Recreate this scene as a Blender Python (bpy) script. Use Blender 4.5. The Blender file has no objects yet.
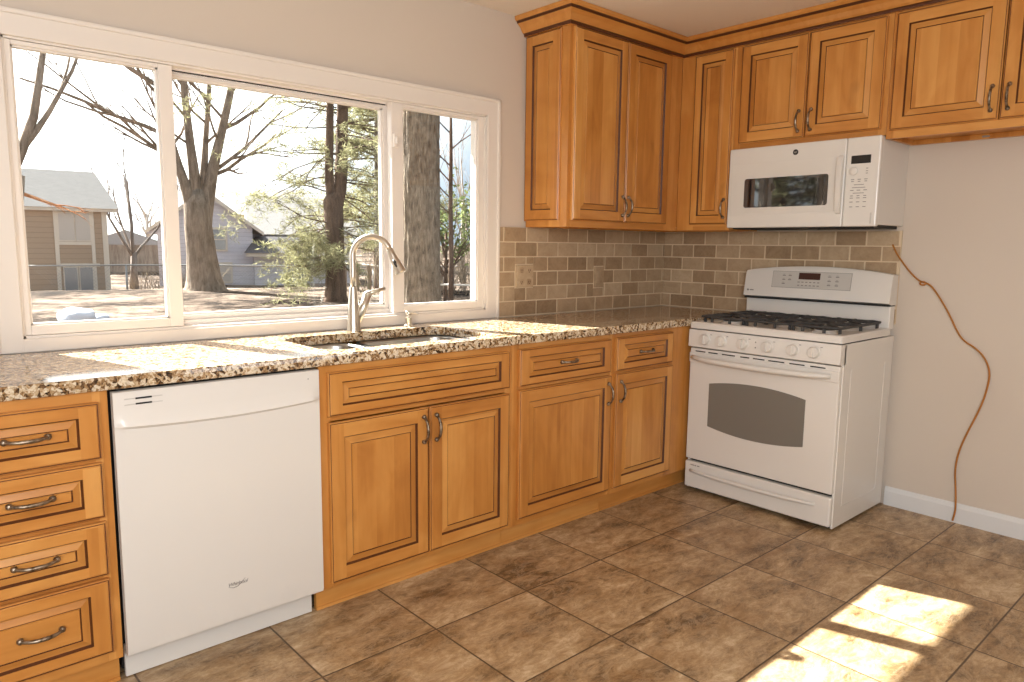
import bpy, bmesh, math, random
from mathutils import Vector, Matrix, noise
C = bpy.context.scene.collection
S = bpy.context.scene
PI = math.pi
random.seed(7)

# ------------------------------------------------------------------ camera
cd = bpy.data.cameras.new('camera')
cam = bpy.data.objects.new('camera', cd); C.objects.link(cam)
cd.sensor_width = 36.0
cd.lens = 720.928 * 36.0 / 1024.0
cd.clip_start = 0.05; cd.clip_end = 500
CAMP = Vector((-3.77339, -2.77951, 1.27623))
pit, yaw, rol = -0.131160, 0.731607, 0.011889
fwd = Vector((math.sin(yaw)*math.cos(pit), math.cos(yaw)*math.cos(pit), math.sin(pit)))
rgt = Vector((math.cos(yaw), -math.sin(yaw), 0)); upv = rgt.cross(fwd)
r2 = math.cos(rol)*rgt + math.sin(rol)*upv
u2 = -math.sin(rol)*rgt + math.cos(rol)*upv
cam.matrix_world = Matrix.Translation(CAMP) @ Matrix((r2, u2, -fwd)).transposed().to_4x4()
S.camera = cam

# ------------------------------------------------------------------ sky, sun, added fill lights, exposure
SUN = Vector((0.31, -1.0, -0.80)).normalized()          # direction the light travels
W = bpy.data.worlds.new('sky'); S.world = W; W.use_nodes = True
nt = W.node_tree; nt.nodes.clear()
out = nt.nodes.new('ShaderNodeOutputWorld'); bg = nt.nodes.new('ShaderNodeBackground')
tc = nt.nodes.new('ShaderNodeTexCoord'); dp = nt.nodes.new('ShaderNodeVectorMath'); dp.operation = 'DOT_PRODUCT'
dp.inputs[1].default_value = (-SUN.x, -SUN.y, -SUN.z)
rp = nt.nodes.new('ShaderNodeValToRGB')
rp.color_ramp.elements[0].position = 0.50; rp.color_ramp.elements[0].color = (0.30, 0.365, 0.44, 1)
rp.color_ramp.elements[1].position = 0.76; rp.color_ramp.elements[1].color = (1.6, 1.6, 1.6, 1)
nt.links.new(tc.outputs['Generated'], dp.inputs[0]); nt.links.new(dp.outputs['Value'], rp.inputs[0])
nt.links.new(rp.outputs[0], bg.inputs['Color']); bg.inputs['Strength'].default_value = 2.3
nt.links.new(bg.outputs[0], out.inputs[0])

sl = bpy.data.lights.new('sun', 'SUN'); sl.energy = 38; sl.angle = 0.009; sl.color = (1.0, 0.97, 0.92)
so = bpy.data.objects.new('sun', sl); C.objects.link(so); so.rotation_euler = SUN.to_track_quat('-Z', 'Y').to_euler()
so.location = (-8, 20, 16)

def area(name, loc, to, sx, sy, power, col):
    l = bpy.data.lights.new(name, 'AREA'); l.shape = 'RECTANGLE'; l.size = sx; l.size_y = sy; l.energy = power; l.color = col
    o = bpy.data.objects.new(name, l); C.objects.link(o); o.location = loc
    o.rotation_euler = (Vector(to) - Vector(loc)).to_track_quat('-Z', 'Y').to_euler()
    return o
area('rear_fill', (-5.3, -3.9, 1.45), (-1.0, -0.6, 1.0), 2.2, 1.9, 74, (0.86, 0.94, 1.0))  # unseen soft fill added behind the camera; no patio opening exists there
pl = bpy.data.lights.new('camera_fill', 'POINT'); pl.energy = 84; pl.shadow_soft_size = 0.22; pl.color = (0.97, 0.985, 1.0)  # flash-like fill added near the camera; no such lamp in the room
po = bpy.data.objects.new('camera_fill', pl); C.objects.link(po); po.location = (-3.75, -3.25, 1.60)

vs = S.view_settings
S.display_settings.display_device = 'sRGB'
vs.view_transform = 'Standard'; vs.look = 'None'; vs.exposure = 0.0; vs.gamma = 1.0; vs.use_curve_mapping = False
S.cycles.max_bounces = 10; S.cycles.transparent_max_bounces = 24; S.cycles.use_denoising = True
S.cycles.caustics_reflective = False; S.cycles.caustics_refractive = False

# ------------------------------------------------------------------ materials
def srgb(r, g, b):
    f = lambda c: (c/255/12.92) if c/255 <= 0.04045 else ((c/255+0.055)/1.055)**2.4
    return (f(r), f(g), f(b), 1)
def new_mat(name, col=(0.8, 0.8, 0.8, 1), rough=0.5, metal=0.0, spec=0.5):
    m = bpy.data.materials.new(name); m.use_nodes = True
    b = m.node_tree.nodes['Principled BSDF']
    b.inputs['Base Color'].default_value = col; b.inputs['Roughness'].default_value = rough
    b.inputs['Metallic'].default_value = metal; b.inputs['Specular IOR Level'].default_value = spec
    return m, m.node_tree, b
class NT:
    def __init__(s, t): s.t = t
    def n(s, ty, **kw):
        x = s.t.nodes.new('ShaderNode' + ty)
        for k, v in kw.items(): setattr(x, k, v)
        return x
    def l(s, a, b): s.t.links.new(a, b)
    def val(s, x, sock):
        if hasattr(x, 'is_linked') or hasattr(x, 'links'): s.l(x, sock)
        else: sock.default_value = x
    def math(s, op, a, b=0.0, clamp=False):
        x = s.n('Math', operation=op); x.use_clamp = clamp; s.val(a, x.inputs[0]); s.val(b, x.inputs[1]); return x.outputs[0]
    def vmath(s, op, a, b):
        x = s.n('VectorMath', operation=op); s.val(a, x.inputs[0]); s.val(b, x.inputs[1]); return x.outputs[0]
    def ramp(s, fac, stops):
        x = s.n('ValToRGB'); cr = x.color_ramp
        while len(cr.elements) < len(stops): cr.elements.new(0.5)
        for e, (p, c) in zip(cr.elements, stops): e.position = p; e.color = c
        s.l(fac, x.inputs[0]); return x.outputs[0]
    def noise(s, vec, scale, detail=4, rough=0.5, dist=0.0):
        x = s.n('TexNoise'); x.inputs['Scale'].default_value = scale; x.inputs['Detail'].default_value = detail
        x.inputs['Roughness'].default_value = rough; x.inputs['Distortion'].default_value = dist
        s.l(vec, x.inputs['Vector']); return x.outputs['Fac']
    def mix(s, fac, a, b, mode='MIX'):
        x = s.n('Mix', data_type='RGBA', blend_type=mode); s.val(fac, x.inputs[0]); s.val(a, x.inputs[6]); s.val(b, x.inputs[7]); return x.outputs[2]
    def bump(s, h, strength, dist, bsdf):
        x = s.n('Bump'); x.inputs['Strength'].default_value = strength; x.inputs['Distance'].default_value = dist
        s.l(h, x.inputs['Height']); s.l(x.outputs[0], bsdf.inputs['Normal'])
    def obj(s): return s.n('TexCoord').outputs['Object']
    def sep(s, v):
        x = s.n('SeparateXYZ'); s.l(v, x.inputs[0]); return x.outputs
    def comb(s, a, b, c):
        x = s.n('CombineXYZ'); s.val(a, x.inputs[0]); s.val(b, x.inputs[1]); s.val(c, x.inputs[2]); return x.outputs[0]
    def pos(s): return s.n('NewGeometry').outputs['Position']

def wood(name, vertical=True, stave=0.075):
    m, t, b = new_mat(name, rough=0.33, spec=0.45); k = NT(t)
    v = k.obj(); o = k.sep(v)
    rnd = k.n('ObjectInfo').outputs['Random']
    along, across = (o[2], o[0]) if vertical else (o[0], o[2])
    off = k.math('MULTIPLY', rnd, 17.0)
    st = k.math('FLOOR', k.math('DIVIDE', k.math('ADD', k.math('ADD', across, o[1]), off), stave))
    wn = k.n('TexWhiteNoise', noise_dimensions='1D'); k.l(k.math('ADD', st, off), wn.inputs['W'])
    gv = k.comb(k.math('MULTIPLY', across, 26.0), k.math('MULTIPLY', o[1], 26.0), k.math('ADD', k.math('MULTIPLY', along, 1.6), k.math('MULTIPLY', wn.outputs['Value'], 9.0)))
    g1 = k.noise(gv, 1.0, 5, 0.55, 0.6)
    cv = k.comb(k.math('MULTIPLY', across, 7.0), o[1], k.math('ADD', k.math('MULTIPLY', along, 2.5), off))
    g2 = k.noise(cv, 1.2, 3, 0.5, 1.0)
    f = k.math('ADD', k.math('MULTIPLY', g1, 0.34), k.math('ADD', k.math('MULTIPLY', g2, 0.44), k.math('MULTIPLY', wn.outputs['Value'], 0.22)))
    col = k.ramp(f, [(0.25, srgb(164, 102, 44)), (0.45, srgb(194, 130, 62)), (0.60, srgb(208, 147, 77)), (0.82, srgb(224, 168, 98))])
    kn = k.noise(k.comb(k.math('MULTIPLY', across, 9.0), o[1], k.math('ADD', k.math('MULTIPLY', along, 5.0), off)), 1.0, 2)
    col = k.mix(k.math('MULTIPLY', k.math('SUBTRACT', kn, 0.70, True), 2.5, True), col, srgb(110, 62, 26))
    k.l(col, b.inputs['Base Color'])
    k.bump(g1, 0.04, 0.002, b)
    return m
M = {}
M['wood_v'] = wood('maple_wood', True)
M['wood_h'] = wood('maple_wood_level', False, 0.5)
M['glaze'] = new_mat('chocolate_glaze', srgb(84, 44, 18), 0.45)[0]
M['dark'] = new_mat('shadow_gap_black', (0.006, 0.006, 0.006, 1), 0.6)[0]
M['ply'] = new_mat('cabinet_inside', srgb(190, 150, 100), 0.6)[0]
M['bronze'], t, b = new_mat('antique_pewter', (0.30, 0.235, 0.17, 1), 0.34, 0.9)
k = NT(t); n = k.noise(k.obj(), 60, 3); k.l(k.ramp(n, [(0.35, (0.10, 0.07, 0.045, 1)), (0.65, (0.42, 0.35, 0.27, 1))]), b.inputs['Base Color'])
M['steel'] = new_mat('brushed_nickel', (0.62, 0.57, 0.50, 1), 0.28, 1.0)[0]
M['sinksteel'] = new_mat('stainless_sink', (0.72, 0.71, 0.69, 1), 0.32, 1.0)[0]
M['white'] = new_mat('appliance_white', srgb(226, 222, 216), 0.25, 0, 0.5)[0]
M['white2'] = new_mat('appliance_white_plastic', srgb(223, 219, 213), 0.38)[0]
M['offwhite'] = new_mat('keypad_grey_white', srgb(198, 194, 188), 0.4)[0]
M['line'] = new_mat('keypad_print_grey', srgb(140, 136, 132), 0.5)[0]
M['display'] = new_mat('display_black', (0.012, 0.010, 0.009, 1), 0.35)[0]
M['displayred'] = new_mat('display_brown', srgb(66, 28, 16), 0.4)[0]
M['ovenglass'] = new_mat('oven_glass_grey', srgb(122, 119, 112), 0.12, 0, 0.6)[0]
M['mwglass'], t, b = new_mat('microwave_glass', (0.012, 0.012, 0.013, 1), 0.03, 0, 0.5); b.inputs['IOR'].default_value = 2.1
M['iron'] = new_mat('cast_iron', (0.045, 0.043, 0.042, 1), 0.52)[0]
M['vinyl'] = new_mat('white_vinyl', srgb(232, 224, 216), 0.35)[0]
M['trim'] = new_mat('trim_paint', srgb(228, 220, 212), 0.4)[0]
M['base'] = new_mat('baseboard_paint', srgb(222, 222, 222), 0.4)[0]
M['orange'] = new_mat('orange_cord', srgb(172, 110, 36), 0.5)[0]
M['logo'] = new_mat('logo_grey', srgb(128, 124, 122), 0.4, 0.3)[0]

def paint(name, col):
    m, t, b = new_mat(name, col, 0.75, 0, 0.25); k = NT(t)
    k.bump(k.noise(k.pos(), 160, 3), 0.06, 0.002, b); return m
M['wall'] = paint('wall_paint_greige', srgb(210, 198, 185))
M['ceil'] = paint('ceiling_paint', srgb(232, 222, 212))

# travertine
def stone(name, tiles=True):
    m, t, b = new_mat(name, rough=0.55, spec=0.35); k = NT(t)
    g = k.n('NewGeometry'); p = g.outputs['Position']
    rnd = g.outputs['Random Per Island'] if tiles else k.n('ObjectInfo').outputs['Random']
    n1 = k.noise(p, 14, 5, 0.6, 0.8); n2 = k.noise(p, 75, 3, 0.6)
    f = k.math('ADD', k.math('MULTIPLY', n1, 0.45), k.math('ADD', k.math('MULTIPLY', rnd, 0.38), k.math('MULTIPLY', n2, 0.2)))
    col = k.ramp(f, [(0.18, srgb(132, 107, 80)), (0.45, srgb(168, 142, 112)), (0.70, srgb(190, 166, 136)), (0.92, srgb(208, 188, 160))])
    pit = k.math('MULTIPLY', k.math('SUBTRACT', k.noise(p, 60, 2, 0.7), 0.68, True), 7.0, True)
    col = k.mix(pit, col, srgb(96, 72, 50))
    k.l(col, b.inputs['Base Color'])
    k.bump(k.math('SUBTRACT', n2, k.math('MULTIPLY', pit, 1.5)), 0.25, 0.003, b)
    return m
M['stone'] = stone('travertine_tile')
M['plate'] = stone('travertine_cover_plate', False)
M['grout'] = new_mat('tile_grout', srgb(218, 198, 168), 0.8)[0]

# granite
m, t, b = new_mat('granite', rough=0.07, spec=0.5); k = NT(t); p = k.pos()
wv = k.n('TexNoise'); wv.inputs['Scale'].default_value = 22; wv.inputs['Detail'].default_value = 3; k.l(p, wv.inputs['Vector'])
wp = k.vmath('ADD', p, k.vmath('MULTIPLY', wv.outputs['Color'], (0.03, 0.03, 0.03)))
v1 = k.n('TexVoronoi'); v1.inputs['Scale'].default_value = 105; k.l(wp, v1.inputs['Vector'])
v2 = k.n('TexVoronoi'); v2.inputs['Scale'].default_value = 230; k.l(wp, v2.inputs['Vector'])
s1 = k.sep(v1.outputs['Color'])[0]; s2 = k.sep(v2.outputs['Color'])[1]
f = k.math('ADD', k.math('MULTIPLY', s1, 0.62), k.math('ADD', k.math('MULTIPLY', s2, 0.26), k.math('MULTIPLY', k.noise(p, 16, 3), 0.12)))
col = k.ramp(f, [(0.14, srgb(36, 26, 20)), (0.25, srgb(92, 66, 44)), (0.42, srgb(160, 124, 84)), (0.58, srgb(200, 176, 142)), (0.74, srgb(228, 214, 190)), (0.92, srgb(160, 134, 106))])
k.l(col, b.inputs['Base Color']); M['granite'] = m

# floor tile: 0.41 m slate-look squares
m, t, b = new_mat('slate_look_floor', rough=0.36, spec=0.4); k = NT(t); p = k.pos(); o = k.sep(p)
tx = k.math('DIVIDE', k.math('ADD', o[0], 1.195), 0.4145); ty = k.math('DIVIDE', k.math('ADD', o[1], 0.93), 0.411)
ix = k.math('FLOOR', tx); iy = k.math('FLOOR', ty); fx = k.math('FRACT', tx); fy = k.math('FRACT', ty)
ed = k.math('MINIMUM', k.math('MINIMUM', fx, k.math('SUBTRACT', 1.0, fx)), k.math('MINIMUM', fy, k.math('SUBTRACT', 1.0, fy)))
gr = k.math('SUBTRACT', 1.0, k.math('MULTIPLY', k.math('SUBTRACT', ed, 0.004), 170.0, True), True)
wn = k.n('TexWhiteNoise', noise_dimensions='2D'); k.l(k.comb(ix, iy, 0.0), wn.inputs['Vector'])
pv = k.vmath('ADD', p, k.vmath('MULTIPLY', wn.outputs['Color'], (40, 40, 40)))
pv2 = k.vmath('MULTIPLY', pv, (0.75, 1.5, 1.0))
n1 = k.noise(pv2, 4.5, 12, 0.68, 0.5); n2 = k.noise(pv2, 16, 14, 0.82, 0.7); n3 = k.noise(pv2, 2.4, 4, 0.55, 0.5)
f = k.math('ADD', k.math('MULTIPLY', n1, 0.45), k.math('ADD', k.math('MULTIPLY', n2, 0.50), k.math('MULTIPLY', n3, 0.10)))
rg_ = k.math('ABSOLUTE', k.math('SUBTRACT', k.noise(pv2, 9.0, 14, 0.78, 0.8), 0.5))
vein = k.math('SUBTRACT', 1.0, k.math('MULTIPLY', rg_, 28.0, True), True)
col = k.ramp(f, [(0.40, srgb(78, 60, 42)), (0.465, srgb(126, 100, 70)), (0.515, srgb(160, 130, 94)), (0.565, srgb(184, 154, 116)), (0.64, srgb(220, 200, 166))])
col = k.mix(k.math('MULTIPLY', vein, 0.38), col, srgb(206, 184, 154))
rust = k.math('MULTIPLY', k.math('SUBTRACT', k.noise(pv, 5.0, 4, 0.6, 1.0), 0.52, True), 3.0, True)
col = k.mix(k.math('MULTIPLY', rust, 0.6), col, srgb(156, 114, 68))
col = k.mix(gr, col, srgb(92, 72, 52))
k.l(col, b.inputs['Base Color'])
k.bump(k.math('SUBTRACT', k.math('MULTIPLY', n2, 0.6), gr), 0.45, 0.004, b)
M['floor'] = m

# glass: clear pane that lets the sun through, with a mirror film at glancing angles
m = bpy.data.materials.new('window_glass'); m.use_nodes = True; t = m.node_tree; t.nodes.clear(); k = NT(t)
o_ = k.n('OutputMaterial'); mx = k.n('MixShader'); tr = k.n('BsdfTransparent'); gl = k.n('BsdfGlossy'); fr = k.n('Fresnel')
tr.inputs[0].default_value = (0.95, 0.97, 0.96, 1); gl.inputs['Roughness'].default_value = 0.0; 
gi = k.n('NewGeometry'); k.l(k.math('ADD', 1.5, k.math('MULTIPLY', gi.outputs['Backfacing'], 1/1.5-1.5)), fr.inputs[0])   # same film on the way in and out of the pane
k.l(fr.outputs[0], mx.inputs[0]); k.l(tr.outputs[0], mx.inputs[1]); k.l(gl.outputs[0], mx.inputs[2]); k.l(mx.outputs[0], o_.inputs[0])
M['glass'] = m

# outdoor materials
def bark(name, c1, c2, sc=9.0, zs=0.22):
    m, t, b = new_mat(name, rough=0.9, spec=0.1); k = NT(t); p = k.pos()
    q = k.vmath('MULTIPLY', p, (1.0, 1.0, zs))
    n1 = k.noise(q, sc, 5, 0.6, 0.6); n2 = k.noise(p, sc*0.25, 2)
    k.l(k.ramp(k.math('ADD', k.math('MULTIPLY', n1, 0.7), k.math('MULTIPLY', n2, 0.3)), [(0.36, c1), (0.62, c2)]), b.inputs['Base Color'])
    k.bump(n1, 0.7, 0.05, b); return m
M['bark_grey'] = bark('grey_oak_bark', srgb(92, 80, 68), srgb(152, 137, 120), 40, 0.20)
M['bark_maple'] = bark('maple_bark', srgb(104, 90, 78), srgb(160, 142, 126), 12)
M['bark_pine'] = bark('pine_bark', srgb(70, 56, 48), srgb(122, 100, 86), 10)
M['twig'] = bark('bare_twigs', srgb(112, 102, 96), srgb(160, 148, 140), 6)
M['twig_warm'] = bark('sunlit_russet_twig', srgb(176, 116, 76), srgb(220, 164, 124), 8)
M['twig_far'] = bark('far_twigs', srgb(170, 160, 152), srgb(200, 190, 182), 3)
def leafm(name, c1, c2, tl=0.45):
    m = bpy.data.materials.new(name); m.use_nodes = True; t = m.node_tree; t.nodes.clear(); k = NT(t)
    o_ = k.n('OutputMaterial'); mx = k.n('MixShader'); mx.inputs[0].default_value = tl
    d = k.n('BsdfDiffuse'); tl_ = k.n('BsdfTranslucent')
    c = k.ramp(k.n('NewGeometry').outputs['Random Per Island'], [(0.0, c1), (1.0, c2)])
    k.l(c, d.inputs[0]); k.l(c, tl_.inputs[0]); k.l(d.outputs[0], mx.inputs[1]); k.l(tl_.outputs[0], mx.inputs[2]); k.l(mx.outputs[0], o_.inputs[0])
    return m
M['needles'] = leafm('pine_needles', srgb(112, 112, 78), srgb(186, 180, 140))
M['leaves'] = leafm('evergreen_leaves', srgb(84, 98, 60), srgb(156, 164, 112))
M['scrub'] = leafm('dry_scrub', srgb(140, 124, 106), srgb(186, 170, 150), 0.3)
m, t, b = new_mat('leaf_litter_lawn', rough=0.95, spec=0.05); k = NT(t); p = k.pos()
n1 = k.noise(p, 2.2, 10, 0.88, 0.3); n2 = k.noise(p, 0.35, 4, 0.55)
f = k.math('ADD', k.math('MULTIPLY', n1, 0.6), k.math('MULTIPLY', n2, 0.4))
k.l(k.ramp(f, [(0.43, srgb(24, 18, 14)), (0.475, srgb(62, 50, 42)), (0.51, srgb(108, 92, 80)), (0.58, srgb(144, 130, 118))]), b.inputs['Base Color'])
k.bump(n1, 0.6, 0.08, b); M['ground'] = m
def siding(name, col, pitch, vertical=False):
    m, t, b = new_mat(name, col, 0.8, 0, 0.1); k = NT(t); o = k.sep(k.obj())
    a = k.math('ADD', o[0], o[1]) if vertical else o[2]
    fr_ = k.math('FRACT', k.math('DIVIDE', a, pitch))
    ln = k.math('LESS_THAN', fr_, 0.1)
    dk = (col[0]*0.72, col[1]*0.72, col[2]*0.72, 1)
    k.l(k.mix(ln, col, dk), b.inputs['Base Color']); k.bump(fr_, 0.4, 0.02, b); return m
M['tan'] = siding('tan_siding', srgb(176, 154, 134), 0.16)
M['lav'] = siding('lavender_grey_siding', srgb(214, 211, 220), 0.16)
M['cream'] = new_mat('cream_trim', srgb(216, 204, 190), 0.7)[0]
def shingle(name, c):
    m, t, b = new_mat(name, c, 0.9, 0, 0.1); k = NT(t); n = k.noise(k.vmath('MULTIPLY', k.pos(), (1, 1, 4)), 5, 4)
    d = (c[0]*0.75, c[1]*0.75, c[2]*0.75, 1); k.l(k.mix(n, d, c), b.inputs['Base Color']); return m
M['roof'] = shingle('grey_shingles', srgb(168, 162, 158))
M['roofdark'] = shingle('charcoal_shingles', srgb(96, 92, 94))
M['winblue'] = new_mat('house_window_glass', srgb(120, 126, 134), 0.15, 0, 0.8)[0]
M['panel'] = new_mat('pale_window_panel', srgb(196, 186, 178), 0.5)[0]
M['galv'] = new_mat('galvanised_steel', srgb(150, 148, 146), 0.5, 0.4)[0]
M['weather'] = bark('weathered_boards', srgb(128, 112, 98), srgb(170, 154, 138), 8, 0.1)
M['rock'] = new_mat('pale_stone', srgb(200, 202, 212), 0.9)[0]

# ------------------------------------------------------------------ mesh helpers
def bx(bm, x0, x1, y0, y1, z0, z1, mi=0, bev=0.0):
    vs_ = [bm.verts.new(p) for p in ((x0, y0, z0), (x1, y0, z0), (x1, y1, z0), (x0, y1, z0), (x0, y0, z1), (x1, y0, z1), (x1, y1, z1), (x0, y1, z1))]
    fs = [bm.faces.new([vs_[i] for i in q]) for q in ((0, 3, 2, 1), (4, 5, 6, 7), (0, 1, 5, 4), (1, 2, 6, 5), (2, 3, 7, 6), (3, 0, 4, 7))]
    for f in fs: f.material_index = mi
    if bev > 0:
        es = list({e for f in fs for e in f.edges})
        r = bmesh.ops.bevel(bm, geom=es, offset=bev, segments=2, profile=0.5, affect='EDGES', clamp_overlap=True)
        for f in r['faces']: f.material_index = mi
    return fs
def tube(bm, pts, rad, sides=8, mi=0, cap=True):
    pts = [Vector(p) for p in pts]; n = len(pts)
    if not isinstance(rad, (list, tuple)): rad = [rad]*n
    t0 = (pts[1]-pts[0]).normalized()
    a = Vector((0, 0, 1)) if abs(t0.z) < 0.9 else Vector((1, 0, 0))
    nrm = t0.cross(a).normalized(); rings = []
    for i in range(n):
        if i == 0: t_ = t0
        elif i == n-1: t_ = (pts[i]-pts[i-1]).normalized()
        else: t_ = (pts[i+1]-pts[i-1]).normalized()
        nrm = (nrm - t_*nrm.dot(t_)).normalized(); bn = t_.cross(nrm)
        rings.append([bm.verts.new(pts[i] + rad[i]*(math.cos(2*PI*j/sides)*nrm + math.sin(2*PI*j/sides)*bn)) for j in range(sides)])
    for i in range(n-1):
        for j in range(sides):
            f = bm.faces.new((rings[i][j], rings[i][(j+1) % sides], rings[i+1][(j+1) % sides], rings[i+1][j])); f.material_index = mi; f.smooth = True
    if cap:
        f = bm.faces.new(rings[0][::-1]); f.material_index = mi
        f = bm.faces.new(rings[-1]); f.material_index = mi
def lathe(bm, prof, origin=(0, 0, 0), axis=(0, 0, 1), sides=24, mi=0):
    """prof: list of (radius, height along axis)"""
    ax = Vector(axis).normalized(); a = Vector((0, 0, 1)) if abs(ax.z) < 0.9 else Vector((1, 0, 0))
    u = ax.cross(a).normalized(); v = ax.cross(u); o = Vector(origin); rings = []
    for r, h in prof:
        if r < 1e-6: rings.append([bm.verts.new(o + ax*h)])
        else: rings.append([bm.verts.new(o + ax*h + r*(math.cos(2*PI*j/sides)*u + math.sin(2*PI*j/sides)*v)) for j in range(sides)])
    for A, B in zip(rings, rings[1:]):
        for j in range(sides):
            q = [A[j % len(A)], A[(j+1) % len(A)], B[(j+1) % len(B)], B[j % len(B)]]
            q = [x for i, x in enumerate(q) if x not in q[:i]]
            if len(q) > 2:
                f = bm.faces.new(q); f.material_index = mi; f.smooth = True
    for R in (rings[0], rings[-1]):
        if len(R) > 2:
            f = bm.faces.new(R); f.material_index = mi
def prism(bm, outline, d0, d1, plane='xz', mi=0):
    """outline: closed 2D polygon; extruded along the third axis from d0 to d1"""
    def P(a, b_, d):
        return (a, d, b_) if plane == 'xz' else ((d, a, b_) if plane == 'yz' else (a, b_, d))
    A = [bm.verts.new(P(a, b_, d0)) for a, b_ in outline]; B = [bm.verts.new(P(a, b_, d1)) for a, b_ in outline]
    n = len(A)
    fs = [bm.faces.new(A), bm.faces.new(B[::-1])] + [bm.faces.new((A[i], B[i], B[(i+1) % n], A[(i+1) % n])) for i in range(n)]
    for f in fs: f.material_index = mi
    return fs
def rrect(x0, x1, z0, z1, r, seg=5):
    pts = []
    for cx, cz, a0 in ((x1-r, z1-r, 0), (x0+r, z1-r, 90), (x0+r, z0+r, 180), (x1-r, z0+r, 270)):
        for i in range(seg+1):
            a = math.radians(a0 + 90*i/seg); pts.append((cx+r*math.cos(a), cz+r*math.sin(a)))
    return pts
def obj(name, bm, mats, parent=None, smooth=False, auto=None):
    """link a bmesh as ONE mesh object; authored in the frame of its thing's Empty"""
    bmesh.ops.recalc_face_normals(bm, faces=bm.faces[:])
    me = bpy.data.meshes.new(name); bm.to_mesh(me); bm.free()
    if not isinstance(mats, (list, tuple)): mats = [mats]
    for m_ in mats: me.materials.append(m_)
    if smooth:
        for p_ in me.polygons: p_.use_smooth = True
    if auto:
        me.set_sharp_from_angle(angle=math.radians(auto))
    o = bpy.data.objects.new(name, me); C.objects.link(o)
    if parent: o.parent = parent
    return o
def thing(name, label, cat, loc=(0, 0, 0), rz=0.0, group=None):
    o = bpy.data.objects.new(name, None); C.objects.link(o); o.empty_display_size = 0.1
    o.location = loc; o.rotation_euler = (0, 0, rz); o['label'] = label; o['category'] = cat
    if group: o['group'] = group
    return o
def tag(o, label, cat, group=None, kind=None):
    o['label'] = label; o['category'] = cat
    if group: o['group'] = group
    if kind: o['kind'] = kind
    return o
def struct(o, label=None, cat=None):
    o['kind'] = 'structure'
    if label: o['label'] = label
    if cat: o['category'] = cat
    return o
NB = bmesh.new

# ------------------------------------------------------------------ room shell
CZ = 2.40                                   # ceiling height
WX0, WX1, WZ0, WZ1 = -3.41, -1.46, 0.955, 1.905   # window opening
bm = NB(); bx(bm, -6.4, 0.15, -5.4, 0.15, -0.12, 0.0)
struct(obj('floor', bm, M['floor']), 'brown slate-look square floor tiles', 'floor')
bm = NB(); bx(bm, -6.4, 0.15, -5.4, 0.15, CZ, CZ+0.1)
struct(obj('ceiling', bm, M['ceil']), 'pale ceiling above the wooden crown molding', 'ceiling')
bm = NB()
bx(bm, -6.4, WX0, 0, 0.11, 0, CZ); bx(bm, WX1, 0.15, 0, 0.11, 0, CZ); bx(bm, WX0, WX1, 0, 0.11, 0, WZ0); bx(bm, WX0, WX1, 0, 0.11, WZ1, CZ)
struct(obj('wall_north', bm, M['wall']), 'greige wall around the wide kitchen window', 'wall')
bm = NB(); bx(bm, 0, 0.15, -5.4, 0, 0, CZ)
struct(obj('wall_east', bm, M['wall']), 'greige wall behind the white range', 'wall')
bm = NB(); bx(bm, -6.4, 0.15, -5.55, -5.4, 0, CZ)
struct(obj('wall_south', bm, M['wall']))
bm = NB(); bx(bm, -6.55, -6.4, -5.4, 0.15, 0, CZ)
struct(obj('wall_west', bm, M['wall']))
bm = NB()
prism(bm, [(0.0, 0.0), (-0.014, 0.0), (-0.014, 0.072), (-0.010, 0.084), (-0.006, 0.092), (0.0, 0.094)], -5.39, -1.425, 'xz')
struct(obj('baseboard_east', bm, M['base']), 'white baseboard at the foot of the bare wall', 'baseboard')
bm = NB()
prism(bm, [(-0.2+0.15, CZ+0.02), (0.95, CZ), (0.95, CZ+0.12), (-0.05, CZ+0.2)], -7.0, 1.0, 'yz')
struct(obj('roof_eave', bm, M['trim']))

# ------------------------------------------------------------------ window
win = bpy.data.objects.new('window_1', None); C.objects.link(win); win.location = (WX0, 0, WZ0)
struct(win, 'wide white three-pane sliding window over the sink', 'window')
def wobj(name, bm, mat, par=None, off=(WX0, 0, WZ0), **kw):
    bmesh.ops.translate(bm, verts=bm.verts[:], vec=-Vector(off)); return obj(name, bm, mat, par or win, **kw)
# casing boards around the opening with a small outer bead
bm = NB(); ox0, ox1, oz1 = -3.485, -1.387, 1.982
for (a, b_, c, d) in ((ox0, WX0+0.004, 0.9145, oz1), (WX1-0.004, ox1, 0.9145, oz1), (WX0, WX1, WZ1-0.004, oz1), (WX0, WX1, 0.9145, WZ0+0.004)):
    bx(bm, a, b_, -0.016, -0.0005, c, d, 0, 0.003)
bx(bm, ox1-0.016, ox1, -0.024, -0.0005, 0.9145, oz1, 0, 0.004); bx(bm, ox0, ox0+0.016, -0.024, -0.0005, 0.9145, oz1, 0, 0.004)
bx(bm, ox0, ox1, -0.024, -0.0005, oz1-0.016, oz1, 0, 0.004)
wobj('casing', bm, M['trim'])
bm = NB()
for (a, b_, c, d) in ((WX0, WX0+0.012, WZ0, WZ1), (WX1-0.012, WX1, WZ0, WZ1), (WX0, WX1, WZ1-0.010, WZ1), (WX0, WX1, WZ0, WZ0+0.012)):
    bx(bm, a, b_, 0.0, 0.108, c, d)
wobj('window_frame', bm, M['vinyl'])
bm = NB(); bx(bm, WX0+0.012, WX1-0.012, 0.045, 0.055, WZ0+0.012, WZ0+0.03); bx(bm, WX0+0.012, WX1-0.012, 0.045, 0.055, WZ1-0.016, WZ1-0.010)
wobj('track', bm, M['vinyl'])
bm = NB(); bx(bm, -2.902, -2.0, 0.050, 0.058, 1.8855, 1.8945); wobj('head_shade_strip', bm, M['dark'])  # black strip painting in the shade above the middle sash
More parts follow.
